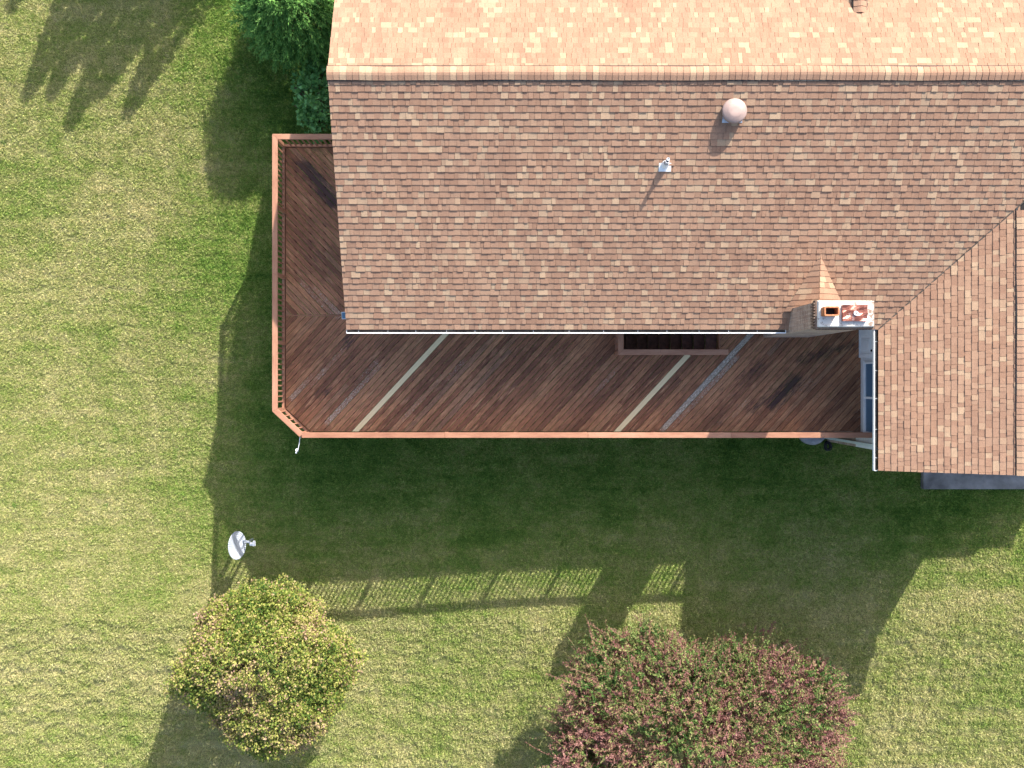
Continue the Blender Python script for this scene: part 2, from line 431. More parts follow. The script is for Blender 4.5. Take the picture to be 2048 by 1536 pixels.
def build_grass():
    verts = []; faces = []; rg = random.Random(2)
    x0, x1, y0, y1, st = -19.2, 19.2, -15.2, 14.4, 0.36
    nx = int(round((x1 - x0) / st)) + 1; ny = int(round((y1 - y0) / st)) + 1
    for j in range(ny):
        for i in range(nx):
            x = x0 + i * st + rg.uniform(-.13, .13); y = y0 + j * st + rg.uniform(-.13, .13)
            if x > -3.2 and y > 2.4: continue
            if x > 10.0 and y > -1.2: continue
            verts.append((x, y, ground_z(x, y) + 0.004))
    me = bpy.data.meshes.new('grass'); me.from_pydata(verts, [], faces); me.materials.append(M_BLADE)
    o = bpy.data.objects.new('grass', me); COL.objects.link(o)
    tag(o, 'short mown lawn grass, green and straw coloured, all around the house', 'grass', kind='stuff')
    g = bpy.data.node_groups.new('grass_blades', 'GeometryNodeTree')
    g.interface.new_socket(name='Geometry', in_out='INPUT', socket_type='NodeSocketGeometry')
    g.interface.new_socket(name='Geometry', in_out='OUTPUT', socket_type='NodeSocketGeometry')
    N = g.nodes; L = g.links
    gi = N.new('NodeGroupInput'); go = N.new('NodeGroupOutput')
    # tuft patch
    grid = N.new('GeometryNodeMeshGrid'); grid.inputs['Size X'].default_value = 0.56; grid.inputs['Size Y'].default_value = 0.56
    grid.inputs['Vertices X'].default_value = 22; grid.inputs['Vertices Y'].default_value = 22
    sp = N.new('GeometryNodeSetPosition'); rv = N.new('FunctionNodeRandomValue'); rv.data_type = 'FLOAT_VECTOR'
    rv.inputs[0].default_value = (-0.03, -0.03, 0); rv.inputs[1].default_value = (0.03, 0.03, 0)
    L.new(grid.outputs[0], sp.inputs['Geometry']); L.new(rv.outputs[0], sp.inputs['Offset'])
    cone = N.new('GeometryNodeMeshCone'); cone.inputs['Vertices'].default_value = 3; cone.inputs['Radius Bottom'].default_value = 0.0080
    cone.inputs['Radius Top'].default_value = 0.0; cone.inputs['Depth'].default_value = 0.070; cone.fill_type = 'NONE'
    ip = N.new('GeometryNodeInstanceOnPoints'); L.new(sp.outputs[0], ip.inputs['Points']); L.new(cone.outputs[0], ip.inputs['Instance'])
    rr = N.new('FunctionNodeRandomValue'); rr.data_type = 'FLOAT_VECTOR'; rr.inputs['Seed'].default_value = 3
    rr.inputs[0].default_value = (-1.25, -1.25, 0); rr.inputs[1].default_value = (1.25, 1.25, 6.28)
    e2 = N.new('FunctionNodeEulerToRotation'); L.new(rr.outputs[0], e2.inputs[0]); L.new(e2.outputs[0], ip.inputs['Rotation'])
    rs = N.new('FunctionNodeRandomValue'); rs.data_type = 'FLOAT'; rs.inputs[2].default_value = 0.35; rs.inputs[3].default_value = 1.3; rs.inputs['Seed'].default_value = 5
    L.new(rs.outputs[1], ip.inputs['Scale'])
    rz = N.new('GeometryNodeRealizeInstances'); L.new(ip.outputs[0], rz.inputs[0])
    sm = N.new('GeometryNodeSetMaterial'); sm.inputs['Material'].default_value = M_BLADE; L.new(rz.outputs[0], sm.inputs[0])
    i2 = N.new('GeometryNodeInstanceOnPoints'); L.new(gi.outputs[0], i2.inputs['Points']); L.new(sm.outputs[0], i2.inputs['Instance'])
    r3 = N.new('FunctionNodeRandomValue'); r3.data_type = 'FLOAT_VECTOR'; r3.inputs[0].default_value = (-0.04, -0.04, 0); r3.inputs[1].default_value = (0.04, 0.04, 6.28)
    e3 = N.new('FunctionNodeEulerToRotation'); L.new(r3.outputs[0], e3.inputs[0]); L.new(e3.outputs[0], i2.inputs['Rotation'])
    L.new(i2.outputs[0], go.inputs[0])
    m = o.modifiers.new('blades', 'NODES'); m.node_group = g
    return o
build_grass()

# slab of concrete beside the wing
sl = MB(); sl.box(12.28, 16.5, -3.14, -0.9, ground_z(13, -2) - 0.15, ground_z(13, -2) + 0.10)
o = sl.build('concrete_pavement', M_CONC); o['kind'] = 'structure'; bevel(o, 0.012)

# ------------------------------------------------------------------ house
HX = Vector((2.0, 6.0, 0))
house = empty('house', HX)
tag(house, 'long house with tan and pink shingled roof, side wing and brick chimney', 'house')
EAVE_Z = 5.35; RIDGE_Z = 7.60; EAVE_Y = 1.345; RIDGE_Y = 6.86; NEAVE_Y = 2 * RIDGE_Y - 1.345
RX0 = -4.07; RX1 = 17.5
T = (RIDGE_Z - EAVE_Z) / (RIDGE_Y - EAVE_Y)
WX0 = 9.00; WRX = 11.90; WX1 = 2 * WRX - WX0; WRZ = EAVE_Z + T * (WRX - WX0); WY0 = -2.13; WY1 = 4.6

def cut3(poly, fn):
    out = []
    for i in range(len(poly)):
        p, q = poly[i], poly[(i + 1) % len(poly)]; a, b = fn(p), fn(q)
        if a <= 0: out.append(p)
        if a * b < 0: out.append(p + (q - p) * (a / (a - b)))
    return out
def shingles(mb, O, U, V, L, Hs, e=0.1463, wmin=0.085, wmax=0.175, clip=None, seed=0, light=0.19, cut=None):
    """rows of random tabs on the plane O + u*U + v*V (V points up the slope)"""
    r = random.Random(seed); O = Vector(O); U = Vector(U).normalized(); V = Vector(V).normalized(); Nn = U.cross(V).normalized()
    if Nn.z < 0: Nn = -Nn
    rows = int(math.ceil(Hs / e)); prev = {}
    for i in range(rows):
        v0 = i * e; v1 = min(v0 + e + 0.006, Hs)
        u = -r.random() * wmax; jit = r.uniform(-.002, .002)
        rowtone = r.uniform(-0.04, 0.04); thick = False
        while u < L:
            w = r.uniform(wmin, wmax) if r.random() < .75 else r.uniform(wmax, wmax * 1.45)
            a0, a1 = max(u, 0), min(u + w, L); u += w
            if a1 - a0 < 0.004: continue
            thick = not thick
            if r.random() < light: a = r.uniform(0.74, 1.0); 
            else: a = r.uniform(0.0, 0.72)
            a = min(1, max(0, a + rowtone))
            h0 = (0.0190 if thick else 0.0125) + r.uniform(-.002, .004); dv = r.uniform(-.004, .004) + jit
            sk = r.uniform(-.004, .004)
            segs = [(a0, a1)]
            if clip: 
                cm = clip((a0 + a1) / 2, v0 + e / 2)
                if not cm: continue
            g = 0.0022
            b0 = a0 + g + sk; b1 = a1 - g + sk
            lo = v0 + dv if i > 0 else v0
            p = [O + U * b0 + V * lo, O + U * b1 + V * lo, O + U * (a1 - g) + V * v1, O + U * (a0 + g) + V * v1]
            q = [p[0] + Nn * h0, p[1] + Nn * h0, p[2] + Nn * 0.0035, p[3] + Nn * 0.0035]
            if cut is not None:
                fn = cut((q[0] + q[2]) / 2)
                if fn is not None and max(fn(x_) for x_ in q) > 0:
                    t4 = cut3([q[0], q[1], q[2], q[3]], fn); f4 = cut3([p[0] - Nn * .004, p[1] - Nn * .004, q[1], q[0]], fn)
                    if len(t4) > 2: mb.face(t4, a)
                    if len(f4) > 2: mb.face(f4, a)
                    continue
            mb.face([q[0], q[1], q[2], q[3]], a); mb.face([p[0] - Nn * .004, p[1] - Nn * .004, q[1], q[0]], a)
            mb.face([p[0], q[0], q[3], p[3]], a); mb.face([p[1], p[2], q[2], q[1]], a)
    return mb

def ridge_caps(mb, vent, P, Q, side, drop, hw=0.155, step=0.143, seed=0, lift=0.035):
    """caps bent over a ridge from P to Q; side = horizontal unit vector across; drop = slope"""
    r = random.Random(seed); P = Vector(P); Q = Vector(Q); d = (Q - P); L = d.length; d.normalize(); s = Vector(side)
    n = int(L / step)
    prof = [(-1, 0), (-.35, 0.66), (0, .84), (.35, .66), (1, 0)]
    def pt(t, k, h):
        x, z = prof[k]
        return P + d * t + s * (x * hw + .007 * math.sin(t * 1.1 + seed) + .004 * math.sin(t * 3.7)) + Vector((0, 0, -drop * hw + z * drop * hw + lift + h + .004 * math.sin(t * 2.3)))
    for i in range(n):
        t0 = i * step + r.uniform(-.006, .006); t1 = t0 + step + 0.012
        a = r.uniform(0.74, 1) if r.random() < .25 else r.uniform(0.15, .7)
        hh = 0.012 + r.uniform(-.002, .002)
        for k in range(4):
            A = pt(t0, k, hh); B = pt(t0, k + 1, hh); C = pt(t1, k + 1, .002); D = pt(t1, k, .002)
            mb.face([A, B, C, D], a)
            A2 = pt(t0, k, -.004); B2 = pt(t0, k + 1, -.004)
            mb.face([A2, B2, B, A], a * .5)
        for k, dz in ((0, -.012), (4, -.012)):
            A = pt(t0, k, hh); D = pt(t1, k, .002)
            mb.face([A, D, D + Vector((0, 0, dz)), A + Vector((0, 0, dz))], a)
    # plastic vent strip under the caps
    for sg in (-1, 1):
        c = s * (sg * (hw - 0.008)) + Vector((0, 0, -drop * hw + lift * 0.5 - .003))
        vent.bar(P + c, Q + c, 0.05, lift * .9, a=.5)

# roof body (felted sheathing with fascia and soffit) as thick slabs
roof = MB()
def slab(mb, O, U, V, L, Hs, th=0.16):
    O = Vector(O); U = Vector(U).normalized(); V = Vector(V).normalized(); N_ = U.cross(V).normalized()
    if N_.z < 0: N_ = -N_
    a = [O, O + U * L, O + U * L + V * Hs, O + V * Hs]
    b = [p - Vector((0, 0, th)) for p in a]
    if U.cross(V).z < 0: a = a[::-1]; b = b[::-1]
    mb.hexa([*b, *a])
SL = math.hypot(RIDGE_Y - EAVE_Y, RIDGE_Z - EAVE_Z)
VS = Vector((0, RIDGE_Y - EAVE_Y, RIDGE_Z - EAVE_Z)).normalized(); VN = Vector((0, -VS.y, VS.z))
slab(roof, (RX0 + .02, EAVE_Y + .03, EAVE_Z), (1, 0, 0), VS, RX1 - RX0 - .04, SL - .035)
slab(roof, (RX0 + .02, NEAVE_Y - .03, EAVE_Z), (1, 0, 0), VN, RX1 - RX0 - .04, SL - .035)
roof_o = roof.build('roof', M_PLY, house, 'tan and pink asphalt shingle gable roof')
sh = MB(); shingles(sh, (RX0, EAVE_Y, EAVE_Z + .002), (1, 0, 0), VS, RX1 - RX0, SL - .10, seed=1,
    cut=lambda c: (lambda p: (p.x - WX0) - (p.y - EAVE_Y)) if c.x < WRX else (lambda p: (WX1 - p.x) - (p.y - EAVE_Y)))
sh.build('shingles', M_SH, roof_o)
sh = MB(); shingles(sh, (RX0, NEAVE_Y, EAVE_Z + .002), (1, 0, 0), VN, RX1 - RX0, SL - .10, seed=2, light=.13)
sh.build('shingles', M_SH, roof_o, 'brightly sunlit far slope of shingles above the ridge')
# edge trim along the rake
rk = MB()
for Vv, y0 in ((VS, EAVE_Y), (VN, NEAVE_Y)):
    p = Vector((RX0 + .008, y0, EAVE_Z - .06)); rk.bar(p + Vector((.016, 0, 0)), p + Vector((.016, 0, 0)) + Vv * SL, 0.016, 0.12, a=.5)
rk.build('rake_trim', M_RAKE, roof_o)
cp = MB(); vt = MB(); ridge_caps(cp, vt, (RX0 - .01, RIDGE_Y, RIDGE_Z), (RX1, RIDGE_Y, RIDGE_Z), (0, 1, 0), T, seed=3)
cp.build('ridge_cap', M_SH, roof_o); vt.build('ridge_vent', M_VENT, roof_o)

# wing roof
wr = MB(); WSL = math.hypot(WRX - WX0, WRZ - EAVE_Z); VW = Vector((WRX - WX0, 0, WRZ - EAVE_Z)).normalized(); VE = Vector((-VW.x, 0, VW.z))
slab(wr, (WX0 + .03, WY1, EAVE_Z + .001), (0, -1, 0), VW, WY1 - WY0 - .02, WSL - .035)
slab(wr, (WX1 - .03, WY1, EAVE_Z + .001), (0, -1, 0), VE, WY1 - WY0 - .02, WSL - .035)
wr_o = wr.build('wing_roof', M_PLY, house, 'shingled gable roof of the side wing, rows running up and down the picture')
EW = WSL / 21.5
def wclip(u, v):                       # leave out what lies buried under the main roof
    x = WX0 + v * VW.x; y = WY0 + u
    if y < 1.2: return True
    zm = EAVE_Z + T * (y - EAVE_Y); zw = EAVE_Z + T * (x - WX0)
    return zw > zm - 0.06
sh = MB(); shingles(sh, (WX0, WY0, EAVE_Z + .004), (0, 1, 0), VW, WY1 - WY0, WSL - .08, e=0.1463, seed=5, cut=lambda c: (lambda p: (p.y - EAVE_Y) - (p.x - WX0)))
sh.build('shingles', M_SH, wr_o)
sh = MB(); shingles(sh, (WX1, WY0, EAVE_Z + .004), (0, 1, 0), VE, WY1 - WY0, WSL - .08, seed=6, cut=lambda c: (lambda p: (p.y - EAVE_Y) - (WX1 - p.x)))
sh.build('shingles', M_SH, wr_o, 'far slope of the wing beyond its ridge')
rk = MB()
for Vv, x0 in ((VW, WX0), (VE, WX1)):
    p = Vector((x0, WY0 + .008, EAVE_Z - .06)); rk.bar(p + Vector((0, .016, 0)), p + Vector((0, .016, 0)) + Vv * WSL, 0.016, 0.12, a=.5)
rk.build('rake_trim', M_RAKE, wr_o)
cp = MB(); vt = MB(); ridge_caps(cp, vt, (WRX, WY0, WRZ), (WRX, EAVE_Y + (WRZ - EAVE_Z) / T - .15, WRZ), (1, 0, 0), T, seed=4)
cp.build('ridge_cap', M_SH, wr_o); vt.build('ridge_vent', M_VENT, wr_o)

# valley line where the wing meets the main slope: narrow dark cut
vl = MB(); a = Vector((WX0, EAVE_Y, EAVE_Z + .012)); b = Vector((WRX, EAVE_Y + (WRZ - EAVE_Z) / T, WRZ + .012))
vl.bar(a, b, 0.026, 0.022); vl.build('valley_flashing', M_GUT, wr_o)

# cross gable on the far (north) slope, only its ridge end shows at the top edge
cgx = 7.93; cgy = 8.50; cgz = EAVE_Z + T * (NEAVE_Y - cgy); cw = 2.2
cg = MB(); s1 = Vector((1, 0, T * 1.0)).normalized(); s2 = Vector((-1, 0, T * 1.0)).normalized()
hl = cw * math.sqrt(1 + T * T)
slab(cg, (cgx - cw, cgy, cgz - cw * T), (0, 1, 0), s1, 4.6, hl); slab(cg, (cgx + cw, cgy, cgz - cw * T), (0, 1, 0), s2, 4.6, hl)
cg_o = cg.build('dormer_roof', M_PLY, house, 'shingled cross gable on the far slope, its ridge end at the top edge of the picture')
sh = MB(); shingles(sh, (cgx - cw, cgy, cgz - cw * T + .003), (0, 1, 0), s1, 4.6, hl - .05, seed=8); shingles(sh, (cgx + cw, cgy, cgz - cw * T + .003), (0, 1, 0), s2, 4.6, hl - .05, seed=9)
sh.build('shingles', M_SH, cg_o)
cp = MB(); vt = MB(); ridge_caps(cp, vt, (cgx, cgy - .05, cgz + .02), (cgx, cgy + 4.5, cgz + .02), (1, 0, 0), T, seed=10, hw=.15, lift=.05)
cp.build('ridge_cap', M_SH, cg_o); vt.build('ridge_vent', M_VENT, cg_o)

# walls
wl = MB()
wl.box(-3.75, 16.9, 1.84, 11.88, -0.4, 5.28)
wl.face([(-3.75, 11.88, 5.28), (-3.75, 1.84, 5.28), (-3.75, RIDGE_Y, RIDGE_Z - .2)]); wl.face([(16.9, 1.84, 5.28), (16.9, 11.88, 5.28), (16.9, RIDGE_Y, RIDGE_Z - .2)])
wl.build('wall', M_SIDE, house)
wl = MB()
wl.box(9.44, 14.36, -1.72, 1.84, 2.80, 5.28); wl.face([(9.44, -1.72, 5.28), (14.36, -1.72, 5.28), (WRX, -1.72, WRZ - .2)])
wl.build('wall', M_SIDE, house, 'white siding wall of the wing')
fd = MB(); fd.box(9.44, 14.36, -1.72, 1.84, -0.4, 2.797); fd.build('foundation', M_BRICK, house)

# gutters: u channel with white outer lip
def gutter(name, P, Q, out, label, hang_step=0.78):
    P = Vector(P); Q = Vector(Q); out = Vector(out); g = MB()
    w = 0.082; d = 0.09
    a0 = out * 0.0; a1 = out * w
    g.bar(P + out * w + Vector((0, 0, -d / 2)), Q + out * w + Vector((0, 0, -d / 2)), 0.010, d)
    g.bar(P + out * (w - .006) + Vector((0, 0, -0.004)), Q + out * (w - .006) + Vector((0, 0, -0.004)), 0.024, 0.014)
    g.bar(P + out * (w / 2) + Vector((0, 0, -d)), Q + out * (w / 2) + Vector((0, 0, -d)), w, 0.008)
    for E, s in ((P, 1), (Q, -1)):
        g.bar(E + out * 0.0 + Vector((0, 0, -d / 2)), E + out * w + Vector((0, 0, -d / 2)), 0.012, d)
    o = g.build(name, M_TRIM, house, label)
    inside_strip = MB(); inside_strip.bar(P + out * (w / 2 - .006) + Vector((0, 0, -d * .55)), Q + out * (w / 2 - .006) + Vector((0, 0, -d * .55)), w - .022, 0.02)  # dark strip along the inside of the channel
    inside_strip.build('gutter_inside', M_GUT, o)
    L = (Q - P).length; dd = (Q - P).normalized(); t = 0.3; r = random.Random(4)
    while t < L - .1:
        c = P + dd * t; hg = MB(); hg.bar(c + out * .0, c + out * w, 0.007, 0.005); t += hang_step * r.uniform(.85, 1.15)
        hg.build('gutter_hanger', M_TRIM, o)
    return o
gutter('gutter', (RX0 + .0, EAVE_Y - .012, EAVE_Z - .015), (6.735, EAVE_Y - .012, EAVE_Z - .015), (0, -1, 0), 'white gutter along the long eave above the deck')
gutter('gutter', (WX0 - .012, EAVE_Y - .0, EAVE_Z - .015), (WX0 - .012, WY0, EAVE_Z - .015), (-1, 0, 0), 'white gutter along the eave of the wing')

# chimney
ch = MB(); CX0, CX1, CY0, CY1, CT = 6.75, 8.06, 1.23, 1.865, 7.42
ch.box(CX0 + .045, CX1 - .045, CY0 + .03, CY1 - .03, -0.4, CT - .30)
for k, (o_, z0, z1) in enumerate(((.03, .30, .233), (.012, .231, .166), (.0, .164, .0))):
    ch.box(CX0 + o_, CX1 - o_, CY0 + o_, CY1 - o_, CT - z0, CT - z1, a=.3 + .1 * k)
r = random.Random(3); z = CT - .30                       # rough toothed brick courses under the crown
for k in range(9):
    y = CY0 + .03 + k * .064
    ch.box(CX0 - .035, CX0 + .01, y, y + .036, CT - .19 - r.uniform(0, .05), CT - .012)
for k in range(18):
    x = CX0 + .05 + k * .07
    ch.box(x, x + .035, CY0 - .018, CY0 + .01, CT - .155 - r.uniform(0, .02), CT - .05)
ch_o = ch.build('chimney', M_BRICK, house, 'brown brick chimney with a whitewashed top')
cr = MB(); cr.hexa([(CX0 + .03, CY0 + .03, CT), (CX1 - .01, CY0 + .03, CT), (CX1 - .01, CY1 - .01, CT), (CX0 + .03, CY1 - .01, CT),
         (CX0 + .06, CY0 + .05, CT + .05), (CX1 - .03, CY0 + .05, CT + .05), (CX1 - .03, CY1 - .03, CT + .05), (CX0 + .06, CY1 - .03, CT + .05)])
o = cr.build('chimney_crown', M_CROWN, ch_o); bevel(o, .012, 2)
def rrect(cx, cy, hx, hy, r, z, n=4):
    pts = []
    for sx, sy, a0 in ((1, 1, 0), (-1, 1, 90), (-1, -1, 180), (1, -1, 270)):
        for k in range(n + 1):
            t = math.radians(a0 + 90 * k / n)
            pts.append(Vector((cx + sx * (hx - r) + r * math.cos(t), cy + sy * (hy - r) + r * math.sin(t), z)))
    return pts
fl = MB(); fc = PX(1664, 622, CAM_H - CT - .27); fx, fy = fc.x, fc.y
rings = [rrect(fx, fy, .165, .105, .035, CT + .04), rrect(fx, fy, .165, .105, .035, CT + .27), rrect(fx, fy, .135, .075, .02, CT + .27), rrect(fx, fy, .135, .075, .02, CT + .045)]
for A, B in zip(rings, rings[1:]):
    for i in range(len(A)):
        j = (i + 1) % len(A); fl.face([A[i], A[j], B[j], B[i]])
fl.face(rings[3])
fl.build('clay_flue', M_CLAY, ch_o)
fs = MB(); fs.prism([(p.x, p.y) for p in rrect(fx, fy, .133, .073, .02, 0)], CT + .051, CT + .056); fs.build('flue_floor', M_DARK, ch_o)  # black plate across the bottom of the flue opening
lid = MB(); lc = PX(1710, 626, CAM_H - CT - .12)
n = 6
pts = {}
for i in range(n + 1):
    for j in range(n + 1):
        h = 0.012 * math.sin(i * 1.7 + j) + 0.010 * math.cos(j * 2.1 - i)
        pts[i, j] = (lc.x - .275 + .55 * i / n, lc.y - .18 + .36 * j / n, CT + .125 + h)
for i in range(n):
    for j in range(n): lid.face([pts[i, j], pts[i + 1, j], pts[i + 1, j + 1], pts[i, j + 1]])
lid.box(lc.x - .272, lc.x + .272, lc.y - .177, lc.y + .177, CT + .045, CT + .105)
lo_ = lid.build('flue_lid', M_RUST, ch_o, 'dented rust red metal plate closing the second flue')
rg = MB(); rg.lathe([(.022, .145), (.022, .165), (.048, .165), (.052, .135)], (lc.x + .01, lc.y - .005, CT), 20); rg.build('lid_ring', M_WHITE, lo_)

# cricket behind chimney
ck = MB(); ax = PX(1643, 522, 21.0); apex_y = 3.05
az = EAVE_Z + T * (apex_y - EAVE_Y)
kx0, kx1 = CX0 - .0, CX1 + .06; kmx = 7.33
b0z = EAVE_Z + T * (CY1 - EAVE_Y)
A = Vector((kmx, apex_y, az + .01)); P0 = Vector((kx0 - .12, CY1 - .1, b0z - .02)); P1 = Vector((kx1, CY1 - .1, b0z - .02)); PM = Vector((kmx, CY1 - .1, az - .10))
ck.face([P0, PM, A]); ck.face([PM, P1, A]); ck.face([P0, P1, PM])
def tri_shingle(mb, ridge0, ridge1, low, seed):
    # courses parallel to the ridge line ridge0(chimney side)->ridge1(apex); low = foot corner at chimney
    r = random.Random(seed); r0 = Vector(ridge0); r1 = Vector(ridge1); lw = Vector(low)
    nrm = (r1 - r0).cross(lw - r0).normalized()
    if nrm.z < 0: nrm = -nrm
    yv0 = r0.y; e = .135; y = yv0
    while y < r1.y:
        t0 = (y - r0.y) / (r1.y - r0.y); t1 = min(1, (y + e) / 1 and (y + e - r0.y) / (r1.y - r0.y))
        a0 = r0.lerp(r1, t0); a1 = r0.lerp(r1, t1); c0 = lw.lerp(r1, t0); c1 = lw.lerp(r1, t1)
        n = max(1, int((a0 - c0).length / .15))
        for k in range(n):
            s0, s1 = k / n, (k + 1) / n; a = r.uniform(.74, 1) if r.random() < .22 else r.uniform(0, .7)
            q = [a0.lerp(c0, s0) + nrm * .016, a0.lerp(c0, s1) + nrm * .016, a1.lerp(c1, s1) + nrm * .007, a1.lerp(c1, s0) + nrm * .007]
            mb.face(q, a); mb.face([q[0], q[1], q[1] - nrm * .01, q[0] - nrm * .01], a)
        y += e
tri_shingle(ck, PM, A, P0, 21); tri_shingle(ck, PM, A, P1, 22)
ck.build('chimney_saddle', M_SH, roof_o, 'small ridged saddle of shingles shedding water behind the chimney')

# roof vent: mushroom hood
VD = 19.62; vc = PX(1471, 219, VD); vb_z = EAVE_Z + T * (vc.y - EAVE_Y)
rv = MB(); Rr = .278
rv.lathe([(.0, .0), (.05, .0), (.13, -.004), (.165, -.012), (.20, -.032), (.255, -.052), (Rr, -.075), (Rr, -.125), (Rr - .02, -.128), (Rr - .02, -.09), (.10, -.07)], (vc.x, vc.y, CAM_H - VD), 48)
hood = rv.build('roof_vent', M_HOOD, house, 'round dusty pink mushroom vent on the near slope', smooth=True)
vs = MB(); vs.lathe([(.17, -.09), (.17, (vb_z - (CAM_H - VD)) - .08)], (vc.x, vc.y, CAM_H - VD), 32); vs.build('vent_stack', M_GALV, hood)
fb = MB(); cx, cy = vc.x, vc.y - .02
def onroof(x, y, h=0.0): return Vector((x, y, EAVE_Z + T * (y - EAVE_Y) + h))
for (xa, xb, ya, yb) in ((cx - .235, cx + .215, 5.87, 6.12),):
    fb.hexa([onroof(xa, ya, .012), onroof(xb, ya, .012), onroof(xb, yb, .0), onroof(xa, yb, .0), onroof(xa, ya, .024), onroof(xb, ya, .024), onroof(xb, yb, .020), onroof(xa, yb, .020)])
fb.build('vent_flashing', M_GALV, hood)

# vent pipe
pc = PX(1333, 325, 20.05); pz = EAVE_Z + T * (pc.y - EAVE_Y); ph = .33
pp = MB(); pp.lathe([(.043, pz - .05), (.043, pz + ph), (.033, pz + ph), (.033, pz - .03)], (pc.x, pc.y, 0), 20)
pipe = pp.build('vent_pipe', M_GALV, house, 'short plumbing pipe standing on a white flashing')
pf = MB(); 
pf.lathe([(.085, pz + .06), (.075, pz + .11), (.056, pz + .17)], (pc.x, pc.y, 0), 20)
xa, xb, ya, yb = pc.x - .14, pc.x + .14, 4.87, 5.05
pf.hexa([onroof(xa, ya, .01), onroof(xb, ya, .01), onroof(xb, yb, 0), onroof(xa, yb, 0), onroof(xa, ya, .026), onroof(xb, ya, .026), onroof(xb, yb, .02), onroof(xa, yb, .02)])
pf.lathe([(.095, pz - .06), (.085, pz + .06)], (pc.x, pc.y, 0), 20)
pf.build('pipe_flashing', M_WHITE, pipe)
pr = MB(); pr.lathe([(.020, pz + ph + .012), (.034, pz + ph + .02), (.034, pz + ph - .02)], (pc.x + .015, pc.y + .045, 0), 14); pr.lathe([(.012, pz + .05), (.012, pz + ph + .012)], (pc.x + .02, pc.y + .055, 0), 10)
pr.build('pipe_cap', M_WHITE, pipe)

# door and windows in the wing's wall facing the deck
X = 9.44
DZ = 3.15
d = MB(); dy0, dy1 = 0.80, 1.66
d.box(X - .035, X - .003, dy0, dy1, DZ + .04, DZ + 2.05)
for (a, b, z0, z1) in ((.09, .40, .18, .72), (.46, .77, .18, .72), (.09, .40, .86, 1.50), (.46, .77, .86, 1.50), (.09, .40, 1.62, 1.9), (.46, .77, 1.62, 1.9)):
    d.box(X - .048, X - .036, dy0 + a, dy0 + b, DZ + z0, DZ + z1)
    d.box(X - .058, X - .0485, dy0 + a + .05, dy0 + b - .05, DZ + z0 + .05, DZ + z1 - .05)
door = d.build('door', M_WHITE, house, 'white panelled door onto the deck'); bevel(door, .006)
kb = MB(); kb.lathe([(.0, -.09), (.028, -.085), (.034, -.06), (.02, -.04), (.012, -.03), (.012, 0)], (X - .03, dy0 + .07, DZ + .95), 16, Matrix.Rotation(math.radians(90), 3, 'Y')); kb.build('door_knob', M_DARK, door)
df = MB()
for (a, b, z0, z1) in ((dy0 - .09, dy0 - .004, .0, 2.14), (dy1 + .004, dy1 + .09, .0, 2.14), (dy0 - .004, dy1 + .004, 2.054, 2.14), (dy0 - .004, dy1 + .004, 0.002, .036)):
    df.box(X - .055, X - .002, a, b, DZ + z0, DZ + z1)
df.build('door_frame', M_WHITE, door)
def window(y0, y1, z0, z1, label=None):
    f = MB(); w = .05
    for a, b, c, e in ((y0, y1, z0, z0 + w), (y0, y1, z1 - w, z1), (y0, y0 + w, z0 + w, z1 - w), (y1 - w, y1, z0 + w, z1 - w)):
        f.box(X - .06, X - .002, a, b, c, e)
    ym = (y0 + y1) / 2; f.box(X - .055, X - .002, ym - .03, ym + .03, z0 + w, z1 - w)
    f.box(X - .085, X - .061, y0 - .03, y1 + .03, z0 - .03, z0 + .02)
    fo = f.build('window', M_WHITE, house, label)
    p = MB(); p.box(X - .03, X - .006, y0 + w, ym - .03, z0 + w, z1 - w); p.box(X - .03, X - .006, ym + .03, y1 - w, z0 + w, z1 - w)
    p.build('pane', M_GLASS, fo)
window(-1.31, 0.58, DZ + .38, DZ + 1.95, 'wide white two pane window beside the deck door')

# downspout on the wing's corner
ds = MB(); dsx, dsy = 9.385, -1.60
gz = ground_z(dsx, dsy)
ds.box(dsx - .04, dsx + .04, dsy - .035, dsy + .035, gz + .10, EAVE_Z - .30)
ds.bar((dsx, dsy, gz + .12), (dsx - .26, dsy + .0, gz + .07), .075, .06)
ds.bar((dsx, dsy, EAVE_Z - .32), (WX0 - .05, dsy, EAVE_Z - .11), .075, .06)
ds.build('downspout', M_DRIVE, house, 'pale downspout at the corner of the wing')

# ------------------------------------------------------------------ deck
deck = empty('wooden_deck', (0, 0, 0.2))
tag(deck, 'raised L shaped timber deck of diagonal red brown boards wrapped around the house corner', 'deck')
def clip_poly(poly, a, b, c):            # keep a*x+b*y<=c
    out = []
    for i in range(len(poly)):
        p, q = poly[i], poly[(i + 1) % len(poly)]
        dp = a * p[0] + b * p[1] - c; dq = a * q[0] + b * q[1] - c
        if dp <= 0: out.append(p)
        if (dp < 0 < dq) or (dq < 0 < dp):
            t = dp / (dp - dq); out.append((p[0] + (q[0] - p[0]) * t, p[1] + (q[1] - p[1]) * t))
    return out
def clip_convex(poly, reg):              # reg ccw
    for i in range(len(reg)):
        (x0, y0), (x1, y1) = reg[i], reg[(i + 1) % len(reg)]
        a, b = (y1 - y0), -(x1 - x0); c = a * x0 + b * y0
        poly = clip_poly(poly, a, b, c)
        if len(poly) < 3: return []
    return poly
DD = CAM_H - DZ
def P2(x, y): p = PX(x, y, DD); return (p.x, p.y)
